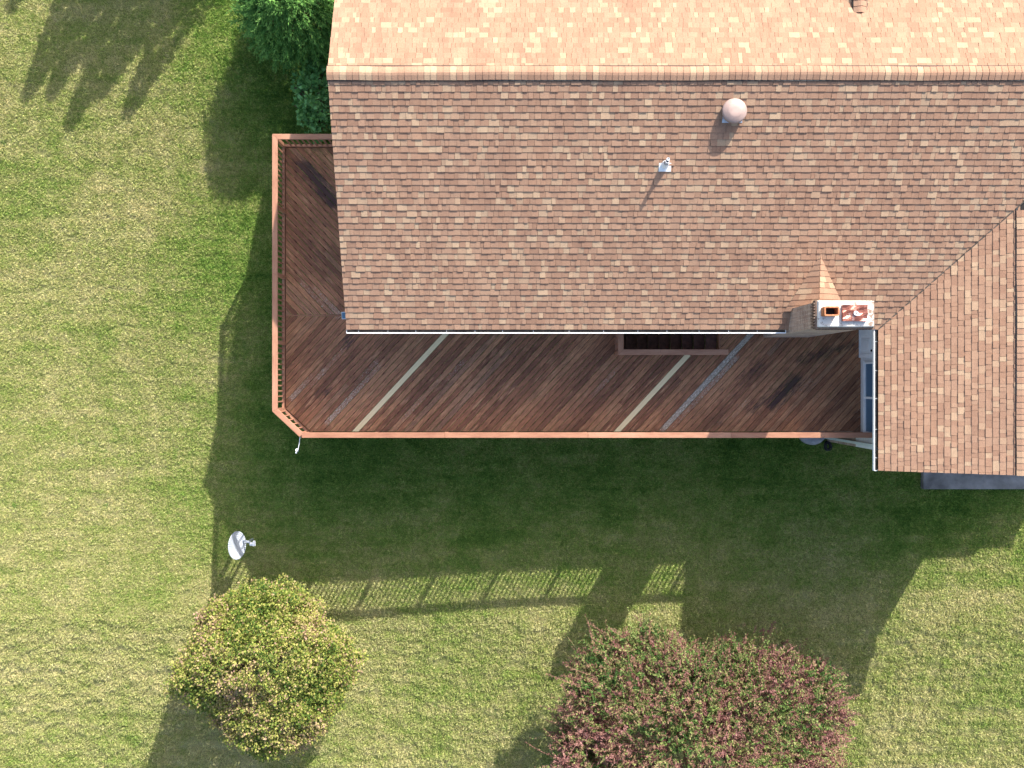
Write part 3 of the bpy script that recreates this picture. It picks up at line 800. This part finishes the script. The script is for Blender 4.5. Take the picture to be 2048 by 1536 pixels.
WEAR = [((583, 797), (648, 738), .9), ((648, 738), (700, 690), .45), ((655, 842), (756, 727), 1.0), ((770, 868), (930, 722), .5), ((1322, 858), (1505, 668), 1.6), ((1338, 852), (1470, 716), 1.0),
        ((1325, 772), (1378, 712), .8), ((1180, 792), (1235, 740), .5), ((620, 575), (688, 640), .8), ((600, 560), (672, 634), .55), ((1440, 850), (1500, 800), .45), ((1590, 800), (1625, 760), .5),
        ((980, 800), (1040, 735), .3), ((1110, 850), (1160, 800), .3), ((870, 770), (910, 735), .35), ((1570, 850), (1640, 790), .3)]
STAIN = [((612, 335), (668, 405), 1.3), ((596, 322), (640, 365), .8), ((1545, 808), (1592, 760), 1.2), ((1500, 822), (1560, 780), .7), ((690, 690), (712, 660), .9), ((640, 790), (662, 775), .6), ((1265, 700), (1310, 690), .5),
         ((1130, 850), (1200, 790), .4), ((1600, 720), (1700, 690), .7), ((1480, 760), (1520, 730), .6), ((620, 480), (640, 520), .5)]
MOSS = [((1640, 712), (1680, 690), .22, .6), ((632, 300), (640, 315), .25, .8), ((1660, 790), (1664, 790), .06, .9), ((1575, 760), (1620, 700), .4, .35)]
def seg_d(p, a, b):
    ax, ay = a; bx, by = b; vx, vy = bx - ax, by - ay; L2 = vx * vx + vy * vy + 1e-9
    t = max(0, min(1, ((p[0] - ax) * vx + (p[1] - ay) * vy) / L2))
    return math.hypot(p[0] - ax - vx * t, p[1] - ay - vy * t)
WEARW = [(P2(*a), P2(*b), s) for a, b, s in WEAR]; STW = [(P2(*a), P2(*b), s) for a, b, s in STAIN]; MSW = [(P2(*a), P2(*b), r, s) for a, b, r, s in MOSS]
dk = MB(); va_w, va_s, va_m = [], [], []
newb = []
def lay_boards(regs, ang, pitch=0.1445, gap=0.0125, seed=0, news=()):
    ca, sa = math.cos(ang), math.sin(ang)         # along direction
    nx, ny = -sa, ca
    r0 = random.Random(seed)
    rnds = {}; joints = {}
    allp = [p for rg in regs for p in rg]
    s = [p[0] * nx + p[1] * ny for p in allp]; t = [p[0] * ca + p[1] * sa for p in allp]
    i0 = int(math.floor(min(s) / pitch)) - 1; i1 = int(math.ceil(max(s) / pitch)) + 1
    newidx = [int(math.floor((q[0] * nx + q[1] * ny) / pitch)) for q in news]
    mbs = {i: (MB()) for i in newidx}
    for i in range(i0, i1):
        s0, s1 = i * pitch + gap / 2, (i + 1) * pitch - gap / 2
        sc = (s0 + s1) / 2
        rr = random.Random(seed * 1000 + i)
        tj = rr.uniform(min(t), max(t)); ra, rb = rr.random(), rr.random()
        off = rr.uniform(0, 50); zoff = rr.uniform(-.0012, .0012)
        cell = 0.16
        k0 = int(math.floor(min(t) / cell)); k1 = int(math.ceil(max(t) / cell))
        for k in range(k0, k1):
            t0, t1 = k * cell, (k + 1) * cell
            quad = [(ca * tt + nx * ss, sa * tt + ny * ss) for tt, ss in ((t0, s0), (t1, s0), (t1, s1), (t0, s1))]
            for rg in regs:
                pl = clip_convex(quad, rg)
                if len(pl) < 3: continue
                a = ra if (t0 + t1) / 2 < tj else rb
                if i in mbs and not (quad[0][0] > 2 and quad[0][1] > .72): mb = mbs[i]
                else: mb = dk
                z1 = DZ + zoff; z0 = DZ - .034
                n0 = len(mb.v)
                def uvf(p): return (p[0] * ca + p[1] * sa + off, p[0] * nx + p[1] * ny)
                mb.face([(p[0], p[1], z1) for p in pl], a, 0, [uvf(p) for p in pl])
                for q in range(len(pl)):
                    w_ = pl[q]; x_ = pl[(q + 1) % len(pl)]
                    tw = w_[0] * ca + w_[1] * sa; tx = x_[0] * ca + x_[1] * sa
                    if abs(tw - tx) < 1e-6 and (abs(tw - t0) < 1e-6 or abs(tw - t1) < 1e-6): continue
                    mb.face([(w_[0], w_[1], z0), (x_[0], x_[1], z0), (x_[0], x_[1], z1), (w_[0], w_[1], z1)], a * .6, 0, [(uvf(w_)[0], 0), (uvf(x_)[0], 0), (uvf(x_)[0], .03), (uvf(w_)[0], .03)])
                if mb is dk:
                    for v in mb.v[n0:]:
                        tt = v[0] * ca + v[1] * sa; c = (ca * tt + nx * sc, sa * tt + ny * sc)
                        va_w.append(max([s_ * max(0, 1 - seg_d(c, a_, b_) / .10) ** .6 if seg_d(c, a_, b_) < .10 else 0 for a_, b_, s_ in WEARW]))
                        va_s.append(max([s_ * max(0, 1 - seg_d(c, a_, b_) / .30) for a_, b_, s_ in STW]))
                        va_m.append(max([s_ * max(0, 1 - seg_d(v, a_, b_) / (r_ * 2)) for a_, b_, r_, s_ in MSW]))
    for i, mb in mbs.items(): mb.build('new_deck_board', M_NEW, deck, 'pale unstained replacement board')
S0x0, S0x1, S0y0, S0y1 = 2.80, 5.62, 0.80, 1.835      # stair opening
WALLY = 1.835
cham = [(-6.12, -0.66), (-5.45, -1.285)]
reg_main = [
    [(-6.12, WALLY), (-6.12, -0.66), (-5.45, -1.285), (S0x0, -1.285), (S0x0, WALLY)],
    [(S0x0, -1.285), (S0x1, -1.285), (S0x1, S0y0), (S0x0, S0y0)],
    [(S0x1, -1.285), (9.435, -1.285), (9.435, WALLY), (S0x1, WALLY)]]
ANG = math.radians(47.2)
nb1 = P2(800, 762); nb2 = P2(1312, 785)
lay_boards(reg_main, ANG, seed=1, news=(nb1, nb2))
reg_w = [[(-6.12, 6.385), (-6.12, WALLY + .05), (-3.76, WALLY + .05), (-3.76, 6.385)]]
lay_boards(reg_w, math.radians(-46.5), seed=2)
o = dk.build('decking', M_DECK, deck, vattr={'wear': va_w, 'stain': va_s, 'moss': va_m})
# seam board between the two board directions, picture-frame edge strips
ed = MB()
ed.bar((-6.12, WALLY + .025, DZ - .012), (-3.76, WALLY + .025, DZ - .012), .034, .03, a=.15)
pts_o = [(-3.76, 6.43), (-6.165, 6.43), (-6.165, -.68), (-5.47, -1.33), (9.43, -1.33)]
for i in range(4):
    ed.bar((*pts_o[i], DZ - .13), (*pts_o[i + 1], DZ - .13), .045, .27, a=.2 + .1 * i)
for (a, b) in (((S0x0, S0y0), (S0x1, S0y0)), ((S0x0, S0y0), (S0x0, S0y1)), ((S0x1, S0y0), (S0x1, S0y1))):
    ed.bar((*a, DZ - .13), (*b, DZ - .13), .03, .27, a=.2)
ed.build('rim_board', M_RAIL, deck)
js = MB()
x = -5.9
while x < 9.4:
    y0 = -1.25 if x > -5.45 else -0.6
    if S0x0 - .05 < x < S0x1 + .05: js.box(x - .02, x + .02, y0, S0y0 - .02, DZ - .24, DZ - .036)
    elif x < -3.8: js.box(x - .02, x + .02, y0, 6.38, DZ - .24, DZ - .036)
    else: js.box(x - .02, x + .02, y0, 1.83, DZ - .24, DZ - .036)
    x += .4
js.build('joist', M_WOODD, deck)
for (x, y) in ((-5.95, 6.2), (-5.95, 2.6), (-5.95, -.5), (-3.2, -1.15), (-.6, -1.15), (2.0, -1.15), (4.6, -1.15), (7.2, -1.15), (9.2, -1.15)):
    p = MB(); p.box(x - .07, x + .07, y - .07, y + .07, ground_z(x, y) - .3, DZ - .245); p.build('support_post', M_RAIL, deck)

# railings
CAPZ = 4.10
def railing(pts, label, posts, bal_real=True, name='railing', closed_ends=True):
    """railing part with cap, rails, posts, balusters as sub-parts"""
    r = random.Random(int(abs(pts[0][0] * 10)) + 1)
    base = MB()
    for i in range(len(pts) - 1):
        a, b = Vector((*pts[i], 0)), Vector((*pts[i + 1], 0)); 
        base.bar(a + Vector((0, 0, CAPZ - .085)), b + Vector((0, 0, CAPZ - .085)), .04, .085, a=.3)
        base.bar(a + Vector((0, 0, DZ + .10)), b + Vector((0, 0, DZ + .10)), .055, .04, a=.55)
    ro = base.build(name, M_RAIL, deck, label)
    # mitred cap
    cap = MB(); w = .071; n = len(pts); L = []; R = []
    for i in range(n):
        p = Vector(pts[i])
        if i == 0: dr = (Vector(pts[1]) - p).normalized(); nn = Vector((-dr.y, dr.x)); m = nn * w
        elif i == n - 1: dr = (p - Vector(pts[i - 1])).normalized(); nn = Vector((-dr.y, dr.x)); m = nn * w
        else:
            d1 = (p - Vector(pts[i - 1])).normalized(); d2 = (Vector(pts[i + 1]) - p).normalized()
            n1 = Vector((-d1.y, d1.x)); n2 = Vector((-d2.y, d2.x)); b = (n1 + n2).normalized(); m = b * (w / b.dot(n1))
        L.append(p + m); R.append(p - m)
    for i in range(n - 1):
        ln = (Vector(pts[i + 1]) - Vector(pts[i])).length; k = max(1, int(round(ln / 3.6)))
        for q in range(k):
            t0, t1 = q / k, (q + 1) / k; g0 = 0.0014 / ln if True else 0
            A = L[i].lerp(L[i + 1], t0 + g0); B = L[i].lerp(L[i + 1], t1 - g0); C = R[i].lerp(R[i + 1], t1 - g0); D = R[i].lerp(R[i + 1], t0 + g0)
            a = r.uniform(.2, .9); z0, z1 = CAPZ - .04, CAPZ + r.uniform(-.001, .001)
            mb0 = len(cap.f)
            cap.hexa([(*D, z0), (*C, z0), (*B, z0), (*A, z0), (*D, z1), (*C, z1), (*B, z1), (*A, z1)], a)
            dd = (B - A).normalized()
            for fi in range(mb0, len(cap.f)):
                cap.uv[fi] = [(Vector(cap.v[v][:2]).dot(dd) + a * 20, Vector((cap.v[v][0], cap.v[v][1])).dot(Vector((-dd.y, dd.x)))) for v in cap.f[fi]]
    bevel(cap.build('cap_rail', M_RAIL, ro), .005)
    for (x, y) in posts:
        p = MB(); p.box(x - .044, x + .044, y - .044, y + .044, DZ - .27, CAPZ - .042, a=r.uniform(.4, .8)); p.build('rail_post', M_RAIL, ro)
    # balusters
    many = MB(); bw = .033; src = None
    for i in range(len(pts) - 1):
        a, b = Vector(pts[i]), Vector(pts[i + 1]); ln = (b - a).length; k = int(ln / .141); dd = (b - a).normalized(); ang = math.atan2(dd.y, dd.x)
        for q in range(k):
            c = a.lerp(b, (q + .5) / k)
            if any((Vector(pp) - c).length < .075 for pp in posts): continue
            if bal_real:
                if src is None:
                    m = MB(); m.box(-bw / 2, bw / 2, -bw / 2, bw / 2, DZ + .122, CAPZ - .13); 
                    me_o = m.build('baluster', M_RAIL); src = me_o; o = me_o
                else: o = src.copy(); COL.objects.link(o)
                o.name = 'baluster'
                o.parent = ro; o.location = (c.x - deck.location.x, c.y - deck.location.y, -deck.location.z); o.rotation_euler = (0, 0, ang)
            else:
                cs, sn = math.cos(ang), math.sin(ang); P = []
                for z in (DZ + .122, CAPZ - .13):
                    for sx, sy in ((-1, -1), (1, -1), (1, 1), (-1, 1)):
                        P.append((c.x + (cs * sx - sn * sy) * bw / 2, c.y + (sn * sx + cs * sy) * bw / 2, z))
                many.hexa(P, r.random())
    if not bal_real:
        o = many.build('baluster', M_RAIL, ro); o['kind'] = 'stuff'
    return ro
NWc, SW1, SW2 = (-6.165, 6.43), (-6.165, -.68), (-5.47, -1.33)
def along(a, b, n): return [(a[0] + (b[0] - a[0]) * i / n, a[1] + (b[1] - a[1]) * i / n) for i in range(n + 1)]
railing([(-3.76, 6.43), NWc, SW1, SW2], 'deck railing around the narrow side and cut corner', [(-4.2, 6.43)] + along(NWc, SW1, 4) + [SW2])
railing([(-5.47 + .0, -1.33), (9.42, -1.33)], 'long sunlit deck railing above the lawn', along(SW2, (9.38, -1.33), 8)[1:], bal_real=False)
# stair rail
sr = [(2.83, 1.80), (2.83, .83), (5.63, .83)]
railing(sr, 'railing around the stair opening', [(2.83, .83), (5.6, .83)], name='stair_railing')
# stairs going down toward the west
st = MB(); nst = 11; tz = DZ - .185; tx = 5.58
for i in range(nst + 4):
    st.box(tx - .285 * (i + 1) - .02, tx - .285 * i, .85, 1.81, tz - .185 * i - .04, tz - .185 * i)
    if tz - .185 * i < .4: break
st.bar((5.58, .835, DZ - .25), (5.58 - .285 * 15, .835, DZ - .25 - .185 * 15), .04, .28); 
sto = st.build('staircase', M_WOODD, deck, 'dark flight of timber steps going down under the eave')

# ------------------------------------------------------------------ small things
# satellite dish on a pole
dc = PX(474, 1091, 25.95)
gx, gy = dc.x + .10, dc.y - .02
dish = empty('satellite_dish', (gx, gy, ground_z(gx, gy)))
tag(dish, 'light grey oval satellite dish on a short pole in the shaded lawn', 'satellite dish')
nrm = Vector((.86, .03, .50)).normalized()
up = (Vector((0, 1, 0)) - nrm * nrm.y).normalized(); sd = up.cross(nrm).normalized()
def dpt(a, b, w): return dc + up * a + sd * b + nrm * w
dm = MB(); rr_ = []
for i in range(9):
    q = i / 8; ring = []
    for k in range(40):
        t = 2 * math.pi * k / 40
        ring.append(dpt(.415 * q * math.cos(t), .34 * q * math.sin(t), .05 * q * q - .05))
    rr_.append(ring)
for i in range(8):
    for k in range(40):
        if i == 0: dm.face([rr_[0][0], rr_[1][k], rr_[1][(k + 1) % 40]])
        else: dm.face([rr_[i][k], rr_[i + 1][k], rr_[i + 1][(k + 1) % 40], rr_[i][(k + 1) % 40]])
do = dm.build('reflector', M_DISH, dish, smooth=True)
m = do.modifiers.new('thick', 'SOLIDIFY'); m.thickness = .014; m.offset = -1
am = MB(); e0 = dpt(.05, -.0, -.05) - nrm * .03; low = dc - sd * 0 + Vector((.10, .0, -.18))
tip = PX(507, 1088, 25.75)
ar0 = PX(484, 1079, 26.2)
am.bar(ar0, tip, .045, .035); am.build('feed_arm', M_DISH, dish)
lb = MB(); dirn = (dc - tip).normalized()
lb.tube([tip, tip + dirn * .10], [.045, .055], 14); lb.tube([tip + Vector((.015, -.05, .0)), tip + Vector((.02, .09, .01))], [.05, .04], 12)
lb.build('feed_horn', M_WHITE, dish)
ps = MB(); ps.tube([(gx, gy, ground_z(gx, gy) - .1), (gx, gy, dc.z - .25), tuple(dpt(0, 0, -.09))], .03, 12); ps.build('dish_pole', M_GALV, dish)

# white bracket sticking out under the deck corner
b0 = PX(600, 874, CAM_H - 3.05); b1 = PX(596, 899, CAM_H - 3.0)
brk = empty('wall_bracket', b0); tag(brk, 'thin white rod with a small round head sticking out of the deck corner', 'bracket')
q = MB(); q.tube([b0, b0.lerp(b1, .5) + Vector((.01, 0, .01)), b1], .011, 8); q.build('rod', M_WHITE, brk)
q = MB(); q.lathe([(0, .03), (.035, .028), (.045, .01), (.045, -.03), (.02, -.05)], b1 + Vector((-.03, -.02, 0)), 18); q.lathe([(0, .03), (.02, .02), (.025, -.02)], b1 + Vector((-.05, -.09, 0)), 12)
q.build('round_head', M_WHITE, brk)  # plain round end of the white rod

# small solar panel at the rake end
sc_ = PX(689, 631, 22.4)
spn = empty('solar_panel', sc_ + Vector((.25, 0, -.3))); tag(spn, 'small dark blue solar panel in a pale frame at the corner of the roof edge', 'solar panel')
q = MB(); n_ = Vector((-.5, -.1, .86)).normalized(); U_ = Vector((0, 1, .0)); U_ = (U_ - n_ * U_.dot(n_)).normalized(); V_ = n_.cross(U_)
def qd(h, u, v): return sc_ + U_ * u + V_ * v + n_ * h
q.hexa([qd(-.012, -.09, -.09), qd(-.012, .09, -.09), qd(-.012, .09, .09), qd(-.012, -.09, .09), qd(.004, -.09, -.09), qd(.004, .09, -.09), qd(.004, .09, .09), qd(.004, -.09, .09)]); q.build('panel_frame', M_GALV, spn)
q = MB(); q.hexa([qd(.0045, -.075, -.075), qd(.0045, .075, -.075), qd(.0045, .075, .075), qd(.0045, -.075, .075), qd(.009, -.075, -.075), qd(.009, .075, -.075), qd(.009, .075, .075), qd(.009, -.075, .075)]); q.build('cell', M_GLASS, spn)
q = MB(); q.tube([sc_ - n_ * .012, sc_ + Vector((.16, 0, -.16)), (-3.755, sc_.y, sc_.z - .2)], .012, 8); q.build('bracket_arm', M_GALV, spn)

# round concrete cover and black hose at the foot of the wing
rc = PX(1621, 861, CAM_H - .55)
gz = ground_z(rc.x, rc.y)
q = MB(); q.lathe([(0, gz + .30), (.30, gz + .285), (.40, gz + .25), (.42, gz + .18), (.42, gz - .1)], (rc.x, rc.y, 0), 40)
o = q.build('round_well_cover', mat_plain('grey_stone', (0.27, 0.27, 0.28), .8, var=.2, scale=8), smooth=True); tag(o, 'round grey cover at the foot of the wing wall, half hidden by railing', 'well cover')
hp = PX(1650, 890, CAM_H - .5); pts = []
r = random.Random(6)
for i in range(60):
    t = i * .55; rad = .10 + .03 * math.sin(i * .7)
    pts.append((hp.x + rad * math.cos(t) * .8, hp.y + rad * math.sin(t) * 1.1 - .02, ground_z(hp.x, hp.y) + .08 + i * .003))
q = MB(); q.tube(pts, .016, 8); o = q.build('garden_hose', M_DARK, smooth=True); tag(o, 'small black coil of hose on the grass below the downspout', 'hose')

# ------------------------------------------------------------------ vegetation
def leaf_mesh(name, mat, P, Dr, Nm, L, Wd, rnd, parent, fold=.18):
    """P bases, Dr directions, Nm normals, L lengths, Wd widths: one folded rhombus per leaf"""
    P = np.asarray(P); Dr = Dr / np.linalg.norm(Dr, axis=1, keepdims=True)
    Sd = np.cross(Dr, Nm); Sd /= (np.linalg.norm(Sd, axis=1, keepdims=True) + 1e-9); N2 = np.cross(Sd, Dr)
    L = L[:, None]; Wd = Wd[:, None]
    v = np.empty((len(P), 4, 3)); v[:, 0] = P; v[:, 2] = P + Dr * L
    mid = P + Dr * L * .45 + N2 * Wd * fold
    v[:, 1] = mid + Sd * Wd * .5; v[:, 3] = mid - Sd * Wd * .5
    off = Vector((0, 0, 0)); p = parent
    while p is not None: off = off + p.location; p = p.parent
    v = v.reshape(-1, 3) - np.array(off)
    n = len(P); me = bpy.data.meshes.new(name)
    me.vertices.add(n * 4); me.loops.add(n * 4); me.polygons.add(n)
    me.vertices.foreach_set('co', v.astype(np.float32).ravel()); me.loops.foreach_set('vertex_index', np.arange(n * 4, dtype=np.int32))
    me.polygons.foreach_set('loop_start', np.arange(0, n * 4, 4, dtype=np.int32)); me.polygons.foreach_set('loop_total', np.full(n, 4, dtype=np.int32))
    at = me.attributes.new('rnd', 'FLOAT', 'FACE'); at.data.foreach_set('value', rnd.astype(np.float32))
    me.materials.append(mat); me.update(calc_edges=True); me.validate()
    o = bpy.data.objects.new(name, me); COL.objects.link(o); o.parent = parent
    return o
def lump(dirs, seed, amp=.16):
    r = np.random.default_rng(seed); out = np.ones(len(dirs))
    for f in (2.2, 4.4, 8.5):
        for _ in range(3):
            k = r.normal(size=3) * f; ph = r.uniform(0, 6.28); out += amp / f ** .75 * .85 * np.sin(dirs @ k + ph)
    return out
def limbs(mb, base, targets, r0, seed, trunk_h):
    r = random.Random(seed); base = Vector(base)
    nst = 4; stems = []
    for i in range(nst):
        a = 2 * math.pi * i / nst + r.uniform(-.4, .4); d = Vector((math.cos(a), math.sin(a), 0))
        p1 = base + d * .12 + Vector((0, 0, trunk_h * .4)); p2 = base + d * r.uniform(.5, .9) + Vector((0, 0, trunk_h))
        mb.tube([base + d * .06, p1, p2], [r0, r0 * .75, r0 * .5], 8); stems.append(p2)
    for t in targets:
        t = Vector(t); s = min(stems, key=lambda q: (q - t).length)
        m = s.lerp(t, .5) + Vector((r.uniform(-.15, .15), r.uniform(-.15, .15), r.uniform(.0, .2)))
        mb.tube([s, m, t], [r0 * .42, r0 * .25, r0 * .08], 5)

def round_tree(name, c, rad, seed, mat, nclump, nleaf, lsize, lab, cat, zbase, clump_r=(.13, .30), tone=None, twig_mat=M_BARK, mode='clump', group=None, amp=.16, depth=.30):
    c = np.array(c, float); rad = np.array(rad, float); r = np.random.default_rng(seed)
    root = empty(name, (c[0], c[1], zbase)); tag(root, lab, cat, group)
    d = r.normal(size=(nclump, 3)); d[:, 2] = np.abs(d[:, 2]) * .9 - .25; d /= np.linalg.norm(d, axis=1, keepdims=True)
    rr = (1 - depth * r.random(nclump) ** 1.6) * lump(d, seed, amp)
    cc = c + d * rad * rr[:, None]
    crs = r.uniform(clump_r[0], clump_r[1], nclump)
    hue = r.random(nclump)
    if tone is not None: hue = tone(cc, d, hue, r)
    n = nclump * nleaf; ci = np.repeat(np.arange(nclump), nleaf)
    if mode == 'clump':
        q = r.normal(size=(n, 3)); q /= np.linalg.norm(q, axis=1, keepdims=True)
        q = q + d[ci] * .55 + np.array([0, 0, .35])
        q /= np.linalg.norm(q, axis=1, keepdims=True)
        P = cc[ci] + q * (crs[ci] * r.uniform(.35, 1.0, n))[:, None]
        Dr = q + r.normal(size=(n, 3)) * .8; Nm = q * .5 + np.array([0, 0, 1.0]) + r.normal(size=(n, 3)) * .45
        Ls = r.uniform(.7, 1.3, n) * lsize; Ws = Ls * r.uniform(.62, .85, n)
        rnd = np.clip(hue[ci] + r.normal(size=n) * .19, 0, 1)
    else:                                   # arching shoots carrying pairs of narrow leaves
        sd_ = d + r.normal(size=(nclump, 3)) * .65 + np.array([0, 0, .30]); sd_ /= np.linalg.norm(sd_, axis=1, keepdims=True)
        ln = r.uniform(.24, .55, nclump) * np.where(r.random(nclump) < .10, 2.0, 1.0); t = (np.tile(np.arange(nleaf), nclump) + .5) / nleaf
        P = cc[ci] + sd_[ci] * (ln[ci] * t)[:, None] + np.array([0, 0, -1.0]) * (.18 * t ** 2)[:, None] * ln[ci][:, None]
        sidev = np.cross(sd_, r.normal(size=(nclump, 3))); sidev /= np.linalg.norm(sidev, axis=1, keepdims=True)
        sgn = np.where(np.arange(n) % 2 == 0, 1., -1.)
        Dr = sd_[ci] * .7 + sidev[ci] * sgn[:, None] + r.normal(size=(n, 3)) * .45
        Nm = np.array([0, 0, 1.0]) + r.normal(size=(n, 3)) * .5
        Ls = r.uniform(.7, 1.3, n) * lsize * (1.1 - .4 * t); Ws = Ls * r.uniform(.38, .55, n)
        rnd = np.clip(hue[ci] + r.normal(size=n) * .10 + (t - .5) * .18, 0, 1)
        tw = MB()
        for i in range(0, nclump, 2):
            a = cc[i]; b = cc[i] + sd_[i] * ln[i] * .5; e = cc[i] + sd_[i] * ln[i] + np.array([0, 0, -.18 * ln[i]])
            tw.tube([tuple(a - sd_[i] * .25), tuple(b), tuple(e)], [.006, .005, .003], 3, caps=False)
        tw.build('twigs', M_TWIG, root)
    leaf_mesh('crown', mat, P, Dr, Nm, Ls, Ws, rnd, root)
    tr = MB(); tg = [tuple(c + (cc[i] - c) * .86) for i in r.choice(nclump, min(70, nclump), replace=False)]
    limbs(tr, (c[0], c[1], zbase - .1), tg, .07, seed, c[2] - zbase - .1 if c[2] - zbase > .6 else .6)
    tr.build('trunk', twig_mat, root)
    return root

M_L1 = mat_leaf('yellow_green_leaf', [(0, (0.030, 0.072, 0.016)), (.22, (0.090, 0.15, 0.027)), (.42, (0.22, 0.26, 0.050)), (.62, (0.36, 0.345, 0.095)), (.80, (0.38, 0.29, 0.145)), (1, (0.36, 0.23, 0.17))], .25)
M_L2 = mat_leaf('barberry_leaf', [(0, (0.028, 0.070, 0.018)), (.3, (0.10, 0.17, 0.040)), (.46, (0.24, 0.27, 0.09)), (.56, (0.25, 0.16, 0.10)), (.78, (0.165, 0.066, 0.062)), (1, (0.30, 0.155, 0.135))], .2)
M_L3 = mat_leaf('conifer_spray', [(0, (0.030, 0.080, 0.018)), (.5, (0.095, 0.235, 0.048)), (1, (0.24, 0.43, 0.10))], .15, .6)
M_L4 = mat_leaf('broad_green_leaf', [(0, (0.07, 0.18, 0.05)), (.5, (0.14, 0.33, 0.095)), (1, (0.24, 0.48, 0.17))], .2, .35)

def tone1(cc, d, h, r):
    s = np.sin(cc[:, 0] * 2.1 + 1) * np.sin(cc[:, 1] * 1.7) * .16
    return np.clip(.53 + s + .07 * (-d[:, 0]) + .07 * (-d[:, 1]) + (h - .5) * .45, 0.05, .98)
g1 = ground_z(-6.9, -8.0)
round_tree('small_tree', PX(538, 1326, 25.3) + Vector((0, 0, 0)), (2.22, 2.10, 1.7), 23, M_L1, 1900, 50, .066, 'small round tree with yellow green and pinkish leaves beside the satellite dish', 'tree', g1, tone=tone1, amp=.16, depth=.26)
def tone2(cc, d, h, r):
    s = np.sin(cc[:, 0] * 1.9) * np.sin(cc[:, 1] * 2.3 + 1) * .18
    out = 1 - d[:, 2]
    south = np.clip((-cc[:, 1] - 8.6) / 2.2, -.6, 1)
    return np.clip(.43 + s + .16 * out + .24 * south + (h - .5) * .70, 0.02, 1)
round_tree('large_shrub', PX(1392, 1512, 24.9), (3.80, 3.85, 2.1), 12, M_L2, 9800, 24, .082, 'large sprawling shrub with dark red shoots over green leaves', 'shrub', ground_z(5, -10.4), tone=tone2, mode='shoot', twig_mat=M_TWIG, amp=.20, depth=.32)

def conifer(c, R, Hh, seed, lab, n=1500, cat='tree', name='conifer', group=None, needles=26, pointed=.8, mat=None, nw=.20):
    r = np.random.default_rng(seed); z0 = ground_z(c[0], c[1])
    root = empty(name, (c[0], c[1], z0)); tag(root, lab, cat, group)
    t = r.random(n) ** .8; ang = r.uniform(0, 6.283, n)
    prof = np.where(t < .25, .75 + t, 1.0) * (1 - np.clip((t - .25) / .75, 0, 1) ** (1.0 + (1 - pointed) * 2.4)) + .02
    rad = R * prof * r.uniform(.72, 1.06, n) * (1 + .10 * np.sin(ang * 5 + t * 9))
    d = np.stack([np.cos(ang), np.sin(ang), np.zeros(n)], 1)
    C = np.stack([c[0] + d[:, 0] * rad * .8, c[1] + d[:, 1] * rad * .8, z0 + .25 + t * (Hh - .25)], 1)
    dirs = d + np.array([0, 0, .30]) + r.normal(size=(n, 3)) * .28; dirs /= np.linalg.norm(dirs, axis=1, keepdims=True)
    ln = r.uniform(.22, .50, n) * (.6 + .5 * R)
    if pointed > .6: ln *= (1.15 - .95 * t)
    N_ = n * needles; ci = np.repeat(np.arange(n), needles); tt = r.random(N_)
    P = C[ci] + dirs[ci] * (ln[ci] * tt)[:, None]; P[:, 2] -= .30 * (tt ** 2) * ln[ci]
    Dr = dirs[ci] + r.normal(size=(N_, 3)) * .55; Dr[:, 2] -= .5 * tt
    Nm = r.normal(size=(N_, 3)) * .4 + np.array([0, 0, 1.])
    Ls = r.uniform(.06, .13, N_); Ws = Ls * nw
    rnd = np.clip(r.random(n)[ci] * .6 + tt * .35 + r.normal(size=N_) * .08, 0, 1)
    leaf_mesh('crown', mat or M_L3, P, Dr, Nm, Ls, Ws, rnd, root)
    tr = MB(); tr.tube([(c[0], c[1], z0 - .1), (c[0], c[1], z0 + Hh * .9)], [.09, .02], 8)
    for i in range(0, n, 12):
        tr.tube([(c[0], c[1], C[i][2] - .1), tuple(C[i])], [.014, .005], 4, caps=False)
    tr.build('trunk', M_BARK, root)
    return root
cc = PX(585, 8, CAM_H - 3.0)
conifer((cc.x, cc.y + .12), 1.5, 2.95, 3, 'dark green bushy evergreen with drooping sprays against the end of the house', n=2600, needles=34, name='evergreen_shrub', cat='shrub', pointed=.25)
bb = PX(640, 200, CAM_H - 1.6)
def tone4(cc_, d, h, r): return np.clip(.5 + (h - .5) * .9, 0, 1)
round_tree('leafy_bush', (bb.x - .05, bb.y, ground_z(bb.x, bb.y) + .75), (.55, .92, .72), 14, M_L4, 150, 9, .135, 'low broad leaved green bush between the evergreen and the deck', 'shrub', ground_z(bb.x, bb.y), clump_r=(.06, .14), tone=tone4)

# spruces just beyond the top of the picture whose shadows fall on the lawn
tips = [((50, 214), 6.2, 1.05), ((98, 214), 5.8, 1.0), ((138, 262), 7.2, 1.3), ((196, 215), 6.4, 1.2), ((250, 248), 7.0, 1.3), ((318, 100), 6.6, 1.5), ((384, 30), 6.0, 1.5), ((16, 52), 5.4, .9)]
for i, ((px_, py_), hh, R_) in enumerate(tips):
    q = PX(px_, py_, 26.35); x = q.x + KX * hh; y = q.y + KY * hh
    hh2 = hh - (ground_z(x, y) - (CAM_H - 26.35))
    conifer((x, y), R_, hh2, 30 + i, 'slender spruce standing in the row beyond the end of the house', n=700, needles=34, nw=.42, name='spruce', group='spruces beyond the end of the house', pointed=1.0)

# low annex on the far side of the wing, its shadow falls at the right of the lawn
an = MB(); an.box(14.62, 16.58, -1.9, 1.7, -.4, 2.55); 
ax_ = empty('garden_shed', (15.7, -.2, 0)); tag(ax_, 'low white sided shed against the far side of the wing', 'shed')
an.build('wall', M_SIDE, ax_); q = MB(); q.box(14.5, 16.66, -2.0, 1.8, 2.553, 2.66); q.build('roof', M_SH, ax_)
